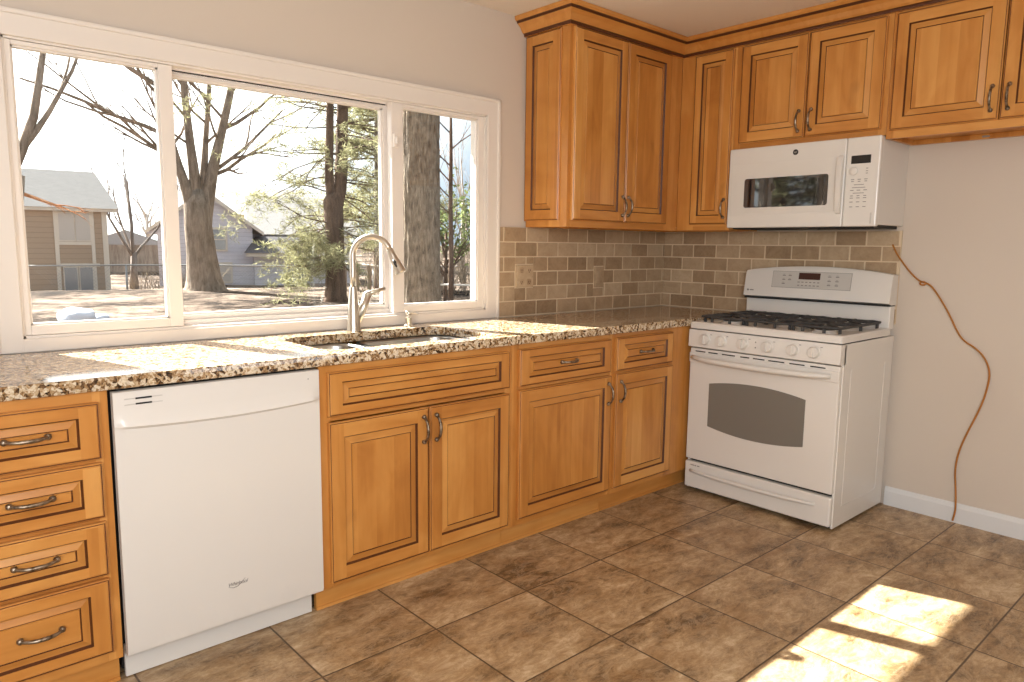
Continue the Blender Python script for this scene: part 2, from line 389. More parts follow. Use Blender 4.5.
def sash(x0, x1, gx0, gx1, y0, y1, gz0=1.0, gz1=1.880, z0=0.968, z1=1.894):
    bm = NB()
    for (a, b_, c, d) in ((x0, gx0, z0, z1), (gx1, x1, z0, z1), (gx0, gx1, z0, gz0), (gx0, gx1, gz1, z1)):
        bx(bm, a, b_, y0, y1, c, d, 0, 0.002)
    # thin glazing bead
    for (a, b_, c, d) in ((gx0, gx0+0.006, gz0, gz1), (gx1-0.006, gx1, gz0, gz1), (gx0, gx1, gz0, gz0+0.006), (gx0, gx1, gz1-0.006, gz1)):
        bx(bm, a, b_, y0+0.010, y1-0.002, c, d)
    s = wobj('sash', bm, M['vinyl'])
    bm = NB(); ym = (y0+y1)/2+0.003
    bx(bm, gx0+0.001, gx1-0.001, ym, ym+0.004, gz0+0.001, gz1-0.001)
    wobj('pane', bm, M['glass'], s)
    return s
sash(-3.398, -2.905, -3.380, -2.952, 0.006, 0.042)
sash(-2.940, -1.960, -2.906, -2.008, 0.060, 0.096, 1.003, 1.872, 0.968, 1.885)
sr = sash(-1.998, -1.472, -1.938, -1.506, 0.006, 0.042)
bm = NB(); bx(bm, -1.994, -1.975, -0.010, 0.008, 1.70, 1.76, 0, 0.003); bx(bm, -1.990, -1.980, -0.022, -0.008, 1.715, 1.745, 0, 0.003)
wobj('latch', bm, M['vinyl'], sr)

# ------------------------------------------------------------------ backsplash
def tiles(name, length, label):
    """local frame: x to the right along the wall, front towards -y; returns the tiled field"""
    root = thing(name, label, 'backsplash'); root['kind'] = 'structure'
    g = NB(); bx(g, 0, length, -0.0102, -0.0005, 0.9145, 1.3715); obj('grout', g, M['grout'], root)
    b2 = NB(); gw = 0.0064; tw, th = 0.1498, 0.0702
    return root, b2, gw, tw, th
def fill(b2, length, holes, off0, gw, tw, th):
    for r in range(6):
        z0 = 0.9190 + r*(th+gw-0.0006); z1 = min(z0+th, 1.3712)
        x = off0 + (-(tw+gw)/2 if r % 2 else 0) - (tw+gw)
        while x < length:
            a, b_ = max(x, 0.001), min(x+tw, length-0.001)
            segs = [(a, b_, z0, z1)]
            for (hx0, hx1, hz0, hz1) in holes:
                ns = []
                for (p, q, c, d) in segs:
                    if q <= hx0 or p >= hx1 or d <= hz0 or c >= hz1: ns.append((p, q, c, d)); continue
                    if p < hx0-0.004: ns.append((p, hx0, c, d))
                    if q > hx1+0.004: ns.append((hx1, q, c, d))
                    if hz0-c > 0.008: ns.append((max(p, hx0), min(q, hx1), c, hz0))
                    if d-hz1 > 0.008: ns.append((max(p, hx0), min(q, hx1), hz1, d))
                segs = ns
            for (p, q, c, d) in segs:
                if q-p > 0.006: bx(b2, p+random.uniform(0, .001), q-random.uniform(0, .001), -0.0125-random.uniform(0, .001), -0.006, c+random.uniform(0, .0008), d, 0, 0.0022)
            x += tw+gw
OUT1 = (-1.270, -1.150, 1.062, 1.180); OUT2 = (-0.664, -0.590, 1.045, 1.164)
root, b2, gw, tw, th = tiles('backsplash', 1.385, 'travertine brick backsplash beside and right of the window')
root.location = (-1.386, 0, 0)
fill(b2, 1.385-0.0005, [(o_[0]+1.386-0.005, o_[1]+1.386+0.005, o_[2]-0.004, o_[3]+0.004) for o_ in (OUT1, OUT2)], 0.115, gw, tw, th)
obj('tile', b2, M['stone'], root)
root, b2, gw, tw, th = tiles('backsplash', 1.395, 'travertine brick backsplash behind the white range')
root.location = (0, -0.0135, 0); root.rotation_euler = (0, 0, -PI/2)
fill(b2, 1.395, [], 0.062, gw, tw, th)
obj('tile', b2, M['stone'], root)

def cover_plate(o4, label, kindc):
    x0, x1, z0, z1 = o4; root = thing('outlet_plate' if kindc == 'o' else 'switch_plate', label, 'outlet' if kindc == 'o' else 'light switch', ((x0+x1)/2, -0.012, (z0+z1)/2))
    w, h = (x1-x0)/2-0.001, (z1-z0)/2-0.001
    bm = NB(); bx(bm, -w, w, -0.010, 0.006, -h, h, 0, 0.003); obj('plate', bm, M['plate'], root)
    if kindc == 'o':
        for zz in (-0.030, 0.030):
            for xx in (-0.027, 0.027):
                bm = NB(); prism(bm, rrect(xx-0.015, xx+0.015, zz-0.015, zz+0.015, 0.006), -0.0125, -0.009); 
                r_ = obj('receptacle', bm, M['plate'], root)
                s_ = NB(); bx(s_, xx-0.007, xx-0.004, -0.0132, -0.0120, zz-0.004, zz+0.006); bx(s_, xx+0.004, xx+0.007, -0.0132, -0.0120, zz-0.004, zz+0.006)
                lathe(s_, [(0.0028, 0), (0.0028, 0.0012)], (xx, -0.0120, zz-0.009), (0, -1, 0), 10)
                obj('slot', s_, M['glaze'], r_)
    else:
        for xx in (-0.0165, 0.0165):
            bm = NB(); bx(bm, xx-0.011, xx+0.011, -0.0145, -0.009, -0.034, 0.034, 0, 0.002); obj('rocker', bm, M['plate'], root)
    return root
cover_plate(OUT1, 'double outlet in a tan stone cover plate beside the window trim', 'o')
cover_plate(OUT2, 'narrow stone-coloured plate with two rocker switches under the upper cabinet', 's')

# ------------------------------------------------------------------ countertop with sink cut-out
CY = -0.633; CX0 = -3.95; SX0, SX1, SY0, SY1 = -2.615, -1.86, -0.545, -0.150
def counter():
    cu = bpy.data.curves.new('countertop', 'CURVE'); cu.dimensions = '2D'; cu.fill_mode = 'BOTH'
    def poly(pts):
        s = cu.splines.new('POLY'); s.points.add(len(pts)-1); s.use_cyclic_u = True
        for q, p in zip(s.points, pts): q.co = (p[0], p[1], 0, 1)
    e = 0.004
    poly([(CX0, CY+e), (-0.7, CY+e), (-0.016-e, CY+e), (-0.016-e, -0.0165-e), (-1.384, -0.0165-e), (-1.384, -0.0245-e), (-3.49, -0.0245-e), (-3.49, -0.002), (CX0, -0.002)])
    poly(rrect(SX0-e, SX1+e, SY0-e, SY1+e, 0.085, 8))
    cu.extrude = 0.0185-e; cu.bevel_depth = e; cu.bevel_resolution = 2
    tmp = bpy.data.objects.new('countertop', cu); C.objects.link(tmp)
    tmp.location = (0, 0, 0)
    dg = bpy.context.evaluated_depsgraph_get()
    me = bpy.data.meshes.new_from_object(tmp.evaluated_get(dg))
    bpy.data.objects.remove(tmp)
    me.materials.clear(); me.materials.append(M['granite'])
    o = bpy.data.objects.new('countertop', me); C.objects.link(o); o.location = (0, 0, 0.914-0.0185)
    return o
tag(counter(), 'speckled brown granite countertop running under the window to the range', 'countertop')

# ------------------------------------------------------------------ sink
def bowl(x0, x1, y0, y1, zt, depth, r):
    bm = NB(); prev = None
    prof = [(0.012, 0.0), (0.0, 0.0), (-0.004, -0.012), (-0.010, -depth+0.05), (-0.022, -depth+0.015), (-0.05, -depth)]
    for off, dz in prof:
        ring = [bm.verts.new((a, b_, zt+dz)) for a, b_ in rrect(x0-off, x1+off, y0-off, y1+off, max(r+off, 0.02), 8)]
        if prev:
            n = len(ring)
            for i in range(n):
                f = bm.faces.new((prev[i], prev[(i+1) % n], ring[(i+1) % n], ring[i])); f.smooth = True
        prev = ring
    bm.faces.new(prev)
    r_ = bmesh.ops.solidify(bm, geom=bm.faces[:], thickness=0.0015)
    return bm
snk = thing('sink', 'stainless double-bowl sink set under the granite countertop', 'sink', (-2.24, -0.35, 0.70))
def so_(name, bm, mat, par, off, **kw):
    bmesh.ops.translate(bm, verts=bm.verts[:], vec=-Vector(off)); return obj(name, bm, mat, par, **kw)
SO = (-2.24, -0.35, 0.70)
so_('bowl', bowl(SX0-0.004, -2.335, SY0-0.003, SY1+0.004, 0.8762, 0.17, 0.075), M['sinksteel'], snk, SO)
so_('bowl', bowl(-2.295, SX1+0.004, SY0-0.003, SY1+0.004, 0.8762, 0.20, 0.075), M['sinksteel'], snk, SO)
bm = NB(); bx(bm, -2.345, -2.285, SY0+0.05, SY1-0.05, 0.866, 0.8735, 0, 0.003); so_('divider', bm, M['sinksteel'], snk, SO)
for x_, zz in ((-2.475, 0.704), (-2.075, 0.674)):
    bm = NB(); lathe(bm, [(0.043, 0.0006), (0.043, 0.003), (0.036, 0.004), (0.030, 0.001), (0.006, 0.001), (0.006, 0.006), (0, 0.007)], (x_, -0.32, zz), (0, 0, 1), 24)
    so_('drain', bm, M['sinksteel'], snk, SO)

# ------------------------------------------------------------------ faucet
fb = Vector((-2.257, -0.095, 0.914)); fd = Vector((0.62, -0.785, 0)).normalized()
fau = thing('faucet', 'tall brushed-nickel gooseneck pull-down faucet behind the sink', 'faucet', fb)
bm = NB(); lathe(bm, [(0.030, 0.0005), (0.030, 0.006), (0.0275, 0.012), (0.0255, 0.06), (0.022, 0.12), (0.0175, 0.165), (0.0145, 0.185)], (0, 0, 0), (0, 0, 1), 28)
obj('body', bm, M['steel'], fau, auto=40)
R_ = 0.083; path = [(0, 0, 0.180), (0, 0, 0.23), (0, 0, 0.29)]
zc = 0.310
for i in range(0, 19):
    a = PI - math.radians(157)*i/18
    path.append(tuple(fd*(R_+R_*math.cos(a)) + Vector((0, 0, zc+R_*math.sin(a)))))
bm = NB(); tube(bm, path, 0.0128, 18); obj('spout', bm, M['steel'], fau)
e0 = Vector(path[-1]); ed_ = (e0-Vector(path[-2])).normalized()
bm = NB(); lathe(bm, [(0.0128, 0), (0.0150, 0.004), (0.0150, 0.030), (0.0175, 0.050), (0.0225, 0.092), (0.0250, 0.104), (0.0225, 0.108), (0, 0.107)], e0, ed_, 24)
hd = obj('spray_head', bm, M['steel'], fau, auto=40)
side_ = Vector((-0.75, -0.66, 0)).normalized(); side_ = (side_-ed_*side_.dot(ed_)).normalized()
bm = NB()
pb = e0+ed_*0.048+side_*0.014
tube(bm, [pb, pb+ed_*0.012+side_*0.002, pb+ed_*0.034+side_*0.003], [0.005, 0.0075, 0.005], 10); obj('spray_button', bm, M['display'], hd)
# side handle: angled socket and flat lever
hdv = Vector((0.74, -0.22, 0)).normalized()
bm = NB()
p0 = Vector((0.012, -0.004, 0.035)); p1 = p0+hdv*0.028+Vector((0, 0, 0.06)); p2 = p0+hdv*0.048+Vector((0, 0, 0.118))
tube(bm, [p0, p1, p2], [0.014, 0.0165, 0.0185], 18); obj('handle_socket', bm, M['steel'], fau)
bm = NB()
q = p2+Vector((0, 0, 0.004))
tube(bm, [p2-Vector((0, 0, 0.004)), p2+Vector((0, 0, 0.010))], [0.0185, 0.015], 18)
tube(bm, [q-hdv*0.006, q+hdv*0.03+Vector((0, 0, 0.006)), q+hdv*0.075+Vector((0, 0, 0.020))], [0.011, 0.0095, 0.007], 12)
obj('lever', bm, M['steel'], fau)

sd = thing('soap_dispenser', 'small brushed-nickel soap dispenser right of the faucet', 'soap dispenser', (-1.972, -0.078, 0.914))
bm = NB(); lathe(bm, [(0.021, 0.0005), (0.021, 0.004), (0.014, 0.009), (0.0125, 0.030), (0.0145, 0.034), (0.0145, 0.040), (0.008, 0.043), (0.008, 0.052)], (0, 0, 0), (0, 0, 1), 20); obj('base', bm, M['steel'], sd, auto=40)
bm = NB(); lathe(bm, [(0.010, 0.051), (0.0155, 0.056), (0.0155, 0.066), (0.012, 0.069), (0, 0.069)], (0, 0, 0), (0, 0, 1), 20)
tube(bm, [(0.008, -0.008, 0.061), (0.022, -0.024, 0.060), (0.030, -0.034, 0.056)], [0.006, 0.005, 0.004], 10); obj('pump_head', bm, M['steel'], sd, auto=40)

# ------------------------------------------------------------------ cabinets
def ring_panel(bm, x0, x1, z0, z1, yb, th, bx_, bz_, band, mi_flat=0):
    """raised-panel front: outer profile, flat frame, glazed groove, bevelled band, second glazed line, field"""
    y = yb-th
    lim = min((x1-x0), (z1-z0))/2-0.004
    rings = [(0, 0, yb, 0), (0, 0, y+0.006, 0), (0.003, 0.003, y+0.003, 0), (0.0055, 0.0055, y+0.0030, 1), (0.0085, 0.0085, y, 0),
             (bx_, bz_, y, 0), (bx_+0.0022, bz_+0.0022, y+0.0045, 1), (bx_+0.005, bz_+0.005, y+0.0095, 1), (bx_+0.0075, bz_+0.0075, y+0.0095, 0),
             (bx_+0.0075+band, bz_+0.0075+band, y+0.0035, 0), (bx_+0.0090+band, bz_+0.0090+band, y+0.0055, 1), (bx_+0.0102+band, bz_+0.0102+band, y+0.0055, 1), (bx_+0.0122+band, bz_+0.0122+band, y+0.0020, 0)]
    prev = None
    for ix, iz, yy, mi in rings:
        iz = min(iz, (z1-z0)/2-0.006); ix = min(ix, (x1-x0)/2-0.006)
        ring = [bm.verts.new(p) for p in ((x0+ix, yy, z0+iz), (x1-ix, yy, z0+iz), (x1-ix, yy, z1-iz), (x0+ix, yy, z1-iz))]
        if prev and abs(ix-bx_) < 1e-6 and mi == 0:
            a0, a1, a2, a3 = ring; q = [bm.verts.new((v_.co.x, yy, w_.co.z)) for v_, w_ in ((a0, prev[0]), (a1, prev[1]), (a2, prev[2]), (a3, prev[3]))]
            for vs_, m_ in (((prev[0], q[0], a0, a3, q[3], prev[3]), 0), ((q[1], prev[1], prev[2], q[2], a2, a1), 0), ((q[0], q[1], a1, a0), 2), ((a3, a2, q[2], q[3]), 2)):
                bm.faces.new(vs_).material_index = m_
        elif prev:
            for i in range(4):
                f = bm.faces.new((prev[i], prev[(i+1) % 4], ring[(i+1) % 4], ring[i])); f.material_index = mi if mi else (2 if i in (0, 2) else 0)
        else:
            bm.faces.new(ring)
        prev = ring
    f = bm.faces.new(prev); f.material_index = mi_flat
def pull(cx, cz, y, vertical, L=0.094):
    """arched bronze pull standing off the face at y (towards -y)"""
    bm = NB(); h = L/2
    def P(s, o): return (cx, y-o, cz+s) if vertical else (cx+s, y-o, cz)
    pts, rad = [], []
    for i in range(17):
        u = -1+2*i/16
        o = 0.006+0.024*(1-abs(u)**2.6)
        pts.append(P(h*u, o)); rad.append(0.0040+0.0016*(1-u*u) if abs(u) < 0.86 else 0.0050)
    tube(bm, pts, rad, 10)
    for s in (-h, h):
        lathe(bm, [(0.0085, 0.0), (0.0090, 0.004), (0.0075, 0.009), (0.004, 0.012), (0, 0.0125)], P(s, 0.0), (0, -1, 0), 14)
    return bm
WOODS = lambda: [M['wood_v'], M['glaze'], M['wood_h']]
def door(root, x0, x1, z0, z1, yb, handle=None, th=0.020, b=0.052, band=0.021):
    bm = NB(); ring_panel(bm, x0, x1, z0, z1, yb, th, b, b, band); d = obj('door', bm, WOODS(), root)
    if handle: obj('handle', pull(handle[0], handle[1], yb-th, True), M['bronze'], d, auto=50)
    return d
def drawer(root, x0, x1, z0, z1, yb, handle=None, name='drawer', th=0.020, bx_=0.050, bz_=0.034, band=0.017):
    bm = NB(); ring_panel(bm, x0, x1, z0, z1, yb, th, bx_, bz_, band, 2); d = obj(name, bm, WOODS(), root)
    if handle: obj('handle', pull(handle[0], handle[1], yb-th, False), M['bronze'], d, auto=50)
    return d
FY = -0.612                                                       # face of the lower face frames
def base_cabinet(name, label, x0, x1, rails, stiles):
    """rails: list of (z0, z1); stiles: list of (xa, xb) in world x"""
    root = thing(name, label, 'cabinet', (x0, 0, 0)); w = x1-x0
    bm = NB(); t = 0.016
    bx(bm, 0.001, t, FY+0.019, -0.026, 0.10, 0.874); bx(bm, w-t, w-0.001, FY+0.019, -0.026, 0.10, 0.874)
    bx(bm, t, w-t, FY+0.019, -0.026, 0.10, 0.115); bx(bm, t, w-t, -0.032, -0.026, 0.115, 0.874)
    obj('carcass', bm, M['wood_v'], root)
    bm = NB()
    for a, b_ in stiles: bx(bm, a-x0+0.0004, b_-x0-0.0004, FY, FY+0.0185, 0.098, 0.8755, 0, 0.0008)
    for c, d in rails:
        for (a, b_), (a2, b2_) in zip(stiles, stiles[1:]): bx(bm, b_-x0-0.0004, a2-x0+0.0004, FY+0.0003, FY+0.0185, c, d, 2)
    obj('face_frame', bm, WOODS(), root)
    bm = NB(); bx(bm, 0.0005, w-0.0005, -0.556, -0.540, 0.0005, 0.0985); bx(bm, 0.0005, w-0.0005, -0.560, -0.556, 0.0005, 0.012, 0)
    obj('toe_kick', bm, M['wood_h'], root)
    return root
RAILS = [(0.098, 0.128), (0.684, 0.702), (0.850, 0.8755)]
# drawer stack, left of the dishwasher
dx0, dx1 = -3.725, -3.306
r_ = base_cabinet('drawer_cabinet', 'honey maple cabinet with four stacked drawers left of the dishwasher', dx0, dx1, [(0.098, 0.135), (0.345, 0.362), (0.510, 0.526), (0.675, 0.692), (0.846, 0.8755)], [(dx0, dx0+0.035), (dx1-0.038, dx1)])
for z0, z1 in ((0.690, 0.846), (0.525, 0.679), (0.359, 0.512), (0.130, 0.348)):
    drawer(r_, -3.672-dx0, -3.331-dx0, z0, z1, FY, (-3.500-dx0, (z0+z1)/2+0.006), bz_=0.036)
# sink base
sx0, sx1 = -2.684, -1.828
r_ = base_cabinet('sink_cabinet', 'honey maple sink cabinet with a wide false drawer over two doors', sx0, sx1, RAILS, [(sx0, sx0+0.04), (sx1-0.038, sx1)])
drawer(r_, -2.657-sx0, -1.850-sx0, 0.702, 0.852, FY, None, 'false_drawer')
door(r_, -2.657-sx0, -2.2525-sx0, 0.117, 0.680, FY, (-2.278-sx0, 0.600))
door(r_, -2.2475-sx0, -1.850-sx0, 0.117, 0.680, FY, (-2.221-sx0, 0.600))
# middle base
mx0, mx1 = -1.8275, -1.199
r_ = base_cabinet('base_cabinet', 'honey maple base cabinet with one drawer and wide door right of the sink', mx0, mx1, RAILS, [(mx0, mx0+0.04), (mx1-0.026, mx1)])
drawer(r_, -1.795-mx0, -1.222-mx0, 0.699, 0.855, FY, (-1.508-mx0, 0.781))
door(r_, -1.795-mx0, -1.213-mx0, 0.128, 0.683, FY, (-1.240-mx0, 0.600))
# corner base
kx0, kx1 = -1.1985, -0.480
r_ = base_cabinet('base_cabinet', 'honey maple base cabinet with a narrow door and drawer beside the range', kx0, kx1, RAILS, [(kx0, kx0+0.026), (-0.765, kx1)])
drawer(r_, -1.180-kx0, -0.742-kx0, 0.699, 0.855, FY, (-0.962-kx0, 0.779))
door(r_, -1.180-kx0, -0.734-kx0, 0.128, 0.686, FY, (-1.152-kx0, 0.600))

# upper cabinets; local frame: x right, front towards -y, back at y = 0
UF = -0.305
def upper(name, label, loc, rz, w, z0, z1, stiles, rail=0.034, left_panel=False, light=False, y_back=-0.0005):
    root = thing(name, label, 'cabinet', (loc[0], loc[1], z0), rz); h = z1-z0
    bm = NB(); t = 0.016
    bx(bm, 0.0008, t, UF+0.019, y_back, 0, h); bx(bm, w-t, w-0.0008, UF+0.019, y_back, 0, h)
    lip = 0.022
    bx(bm, t, w-t, UF+0.019, y_back, lip, lip+0.014); bx(bm, t, w-t, UF+0.019, y_back, h-0.016, h)
    bx(bm, t, w-t, y_back-0.006, y_back, lip, h-0.016); bx(bm, t, w-t, y_back-0.02, y_back, 0.0, lip)
    obj('carcass', bm, [M['wood_v']], root)
    bm = NB()
    for a, b_ in stiles: bx(bm, a+0.0004, b_-0.0004, UF, UF+0.0185, 0.0, h, 0, 0.0008)
    for (a, b_), (a2, b2_) in zip(stiles, stiles[1:]):
        bx(bm, b_-0.0004, a2+0.0004, UF+0.0003, UF+0.0185, 0.0, rail, 2); bx(bm, b_-0.0004, a2+0.0004, UF+0.0003, UF+0.0185, h-rail, h, 2)
    obj('face_frame', bm, WOODS(), root)
    return root
UZ1 = 2.336
ux0 = -1.2065
ru = upper('upper_cabinet', 'tall two-door maple upper cabinet between the window and the corner', (ux0, 0), 0, -0.3058-ux0, 1.3725, UZ1, [(0, 0.036), (-0.43-ux0, -0.3058-ux0)], y_back=-0.0145)
door(ru, -1.183-ux0, -0.793-ux0, 1.405-1.3725, 2.309-1.3725, UF, (-0.812-ux0, 1.487-1.3725))
door(ru, -0.7885-ux0, -0.424-ux0, 1.405-1.3725, 2.309-1.3725, UF, (-0.766-ux0, 1.487-1.3725))
# raised end panel facing the window
bm = NB(); ring_panel(bm, 0, 0.248, 0, 0.905, 0, 0.012, 0.052, 0.052, 0.021)
bmesh.ops.rotate(bm, verts=bm.verts[:], cent=(0, 0, 0), matrix=Matrix.Rotation(-PI/2, 3, 'Z'))
bmesh.ops.translate(bm, verts=bm.verts[:], vec=(0.0007, -0.008, 0.032))
obj('end_panel', bm, WOODS(), ru)
# corner single door (on the range wall)
ry0 = -0.016
rc = upper('upper_cabinet', 'narrow single-door maple upper cabinet in the corner beside the microwave', (0, ry0), -PI/2, 0.628, 1.3725, UZ1, [(0.2895, 0.400), (0.606, 0.628)], y_back=-0.0145)
door(rc, 0.384, 0.617, 0.033, 0.932, UF, (0.600, 0.115), b=0.046, band=0.019)
# over the microwave
rm = upper('upper_cabinet', 'short two-door maple cabinet directly above the white microwave', (0, -0.6445), -PI/2, 0.768, 1.7895, UZ1, [(0, 0.04), (0.732, 0.768)])
door(rm, 0.036, 0.3895, 0.028, 0.514, UF, (0.362, 0.106))
door(rm, 0.3945, 0.7465, 0.028, 0.514, UF, (0.424, 0.106))
# over the refrigerator space
rf = upper('upper_cabinet', 'wide two-door maple cabinet above the bare wall right of the microwave', (0, -1.413), -PI/2, 0.915, 1.772, UZ1, [(0, 0.034), (0.881, 0.915)])
door(rf, 0.018, 0.4335, 0.034, 0.531, UF, (0.407, 0.118))
door(rf, 0.4385, 0.897, 0.034, 0.531, UF, (0.466, 0.118))
for x_ in (0.30,):
    bm = NB(); bx(bm, x_, x_+0.03, -0.022, -0.0205, 0.006, 0.014, 0, 0.0006); obj('hanging_clip', bm, M['galv'], rf)

# crown molding: a profile swept along the three runs, mitred
prof = [(0.0, 2.312), (0.014, 2.312), (0.016, 2.322), (0.022, 2.326), (0.030, 2.334), (0.042, 2.352), (0.060, 2.366), (0.064, 2.368), (0.064, 2.374), (0.070, 2.377), (0.078, 2.384), (0.078, 2.3985), (0.0, 2.3985)]
bm = NB()
fx = -0.3065
def crown_ring(fn): return [bm.verts.new(fn(d, z)) for d, z in prof]
runs = [crown_ring(lambda d, z: (-1.2075-d, -0.001, z)), crown_ring(lambda d, z: (-1.2075-d, fx-d, z)), crown_ring(lambda d, z: (fx-d, fx-d, z)), crown_ring(lambda d, z: (fx-d, -2.36, z))]
n = len(prof)
for A, B in zip(runs, runs[1:]):
    for i in range(n):
        f = bm.faces.new((A[i], A[(i+1) % n], B[(i+1) % n], B[i])); f.material_index = 1 if i in (1, 2, 6, 7, 8) else 0
bm.faces.new(runs[0]); bm.faces.new(runs[-1])
tag(obj('crown_molding', bm, [M['wood_h'], M['glaze']]), 'honey maple crown molding running along the cabinet tops at the ceiling', 'molding')

# ------------------------------------------------------------------ dishwasher
wx0, wx1 = -3.300, -2.690; ww = wx1-wx0
dw = thing('dishwasher', 'white built-in dishwasher under the countertop left of the sink', 'dishwasher', (wx0, 0, 0))
bm = NB(); bx(bm, 0.006, ww-0.006, -0.535, -0.05, 0.02, 0.862); obj('tub', bm, M['dark'], dw)
# door front: lofted rows, with an arched pocket-handle overhang near the top
bm = NB(); NXX = 40; rows = []
def arc(u): return 0.771-0.012*(1-(2*u-1)**2)
zt, zb = 0.868, 0.104; yf = -0.632
spec = [(1.0, yf+0.026, 't'), (1.0, yf+0.004, 't'), (0.985, yf, 't'), (0.45, yf-0.001, 't'), (0.16, yf-0.007, 't'), (0.03, yf-0.014, 't'), (0.0, yf-0.011, 't'), (-0.006, yf-0.0005, 'a'), (-0.02, yf, 'a'), (0.012, yf, 'b'), (0.0, yf+0.004, 'b'), (0.0, yf+0.026, 'b')]
for s_, y_, ty_ in spec:
    row = []
    for i in range(NXX+1):
        u = i/NXX; a_ = arc(u); x_ = 0.002+u*(ww-0.004)
        z_ = a_+s_*(zt-a_) if ty_ == 't' else (a_+s_ if ty_ == 'a' else zb+s_)
        e_ = min(u, 1-u)*ww; yy = y_
        if ty_ in 'ta' and y_ < yf: yy = yf+(y_-yf)*min(1, e_/0.025)
        row.append(bm.verts.new((x_, yy, z_)))
    rows.append(row)
for A, B in zip(rows, rows[1:]):
    for i in range(NXX):
        f = bm.faces.new((A[i], A[i+1], B[i+1], B[i])); f.smooth = True
for col_ in (0, NXX): bm.faces.new([r[col_] for r in rows])
bm.faces.new(rows[0]); bm.faces.new(rows[-1])
dd = obj('door', bm, M['white'], dw, auto=35)
bm = NB(); bx(bm, 0.030, 0.128, yf-0.0018, yf-0.0002, 0.829, 0.8318); bx(bm, 0.030, 0.128, yf-0.0018, yf-0.0002, 0.8455, 0.8482)
vt = obj('vent', bm, M['offwhite'], dd)
bm = NB(); bx(bm, 0.058, 0.100, yf-0.0024, yf-0.001, 0.8288, 0.8335); bx(bm, 0.058, 0.100, yf-0.0024, yf-0.001, 0.8440, 0.8487); obj('slot', bm, M['dark'], vt)
bm = NB(); lathe(bm, [(0.0018, 0), (0.0018, 0.0008), (0, 0.0008)], (ww-0.040, yf-0.0002, 0.842), (0, -1, 0), 10); obj('indicator', bm, M['line'], dd)
bm = NB(); bx(bm, 0.010, ww-0.010, -0.556, -0.540, 0.002, 0.100, 0, 0.002); bx(bm, 0.004, 0.012, -0.61, -0.575, 0.095, 0.101)
obj('kick_plate', bm, M['white2'], dw)
bm = NB(); bx(bm, 0.0, ww, -0.600, -0.585, 0.8690, 0.8752); obj('top_gasket', bm, M['dark'], dw)
def text(name, body, size, loc, rot, mat, parent, shear=0.0, ext=0.0003, spacing=1.0):
    cu = bpy.data.curves.new(name, 'FONT'); cu.body = body; cu.size = size; cu.shear = shear; cu.extrude = ext; cu.align_x = 'CENTER'; cu.align_y = 'CENTER'; cu.space_character = spacing
    tmp = bpy.data.objects.new(name, cu); C.objects.link(tmp)
    me = bpy.data.meshes.new_from_object(tmp.evaluated_get(bpy.context.evaluated_depsgraph_get())); bpy.data.objects.remove(tmp)
    me.materials.clear(); me.materials.append(mat); me.name = name
    me.transform(Matrix.Translation(loc) @ rot)
    o = bpy.data.objects.new(name, me); C.objects.link(o); o.parent = parent; return o
RX = Matrix.Rotation(PI/2, 4, 'X')
lg = text('logo', 'Whirlpool', 0.0165, (0.318, yf-0.0004, 0.225), RX, M['logo'], dd, 0.35, 0.0003, 0.88)
bm = NB()
tube(bm, [(0.290, yf-0.0004, 0.219), (0.305, yf-0.0004, 0.2135), (0.320, yf-0.0004, 0.216), (0.334, yf-0.0004, 0.228), (0.342, yf-0.0004, 0.236)], [0.0005, 0.0009, 0.0011, 0.0008, 0.0004], 6)
obj('logo_swoosh', bm, M['logo'], lg)

# ------------------------------------------------------------------ gas range; local frame: x right (world -y), front towards -y (world -x)
RY = -0.6345; RW = 0.784
rg = thing('gas_range', 'white freestanding gas range with black grates against the tiled wall', 'stove', (0, RY, 0), -PI/2)
FR = -0.604                                                        # plane of the oven door's front
bm = NB()
bx(bm, 0.0, 0.012, FR+0.025, -0.035, 0.012, 0.862, 0, 0.003); bx(bm, RW-0.012, RW, FR+0.025, -0.035, 0.012, 0.862, 0, 0.003)
bx(bm, 0.012, RW-0.012, -0.05, -0.035, 0.05, 0.862); bx(bm, 0.012, RW-0.012, FR+0.05, -0.05, 0.04, 0.055)
# pressed relief lines of the side panel
for (a, b_) in ((-0.50, -0.12),):
    bx(bm, RW, RW+0.0015, a, b_, 0.10, 0.104); bx(bm, RW, RW+0.0015, a, a+0.004, 0.10, 0.74); bx(bm, RW, RW+0.0015, b_-0.004, b_, 0.10, 0.74)
obj('body', bm, M['white'], rg)
bm = NB(); bx(bm, 0.012, RW-0.012, FR+0.04, -0.06, 0.056, 0.855); obj('oven_cavity', bm, M['dark'], rg)
for x_ in (0.04, RW-0.04):
    for y_ in (-0.53, -0.08):
        bm = NB(); lathe(bm, [(0.016, 0.0), (0.016, 0.008), (0.010, 0.010), (0.010, 0.045)], (x_, y_, 0.0003), (0, 0, 1), 12); obj('foot', bm, M['dark'], rg)
# cooktop with a raised rim and shallow well
bm = NB(); prev = None
for off, z_ in ((0.0, 0.868), (0.0, 0.893), (0.006, 0.901), (0.034, 0.903), (0.046, 0.893), (0.06, 0.891)):
    ring = [bm.verts.new((a, b_, z_)) for a, b_ in rrect(off, RW-off, FR-0.010+off, -0.075-off*0.7, 0.012+off*0.3, 5)]
    if prev:
        nn = len(ring)
        for i in range(nn): bm.faces.new((prev[i], prev[(i+1) % nn], ring[(i+1) % nn], ring[i]))
    else: bm.faces.new(ring)
    prev = ring
bm.faces.new(prev); ck = obj('cooktop', bm, M['white'], rg, auto=30)
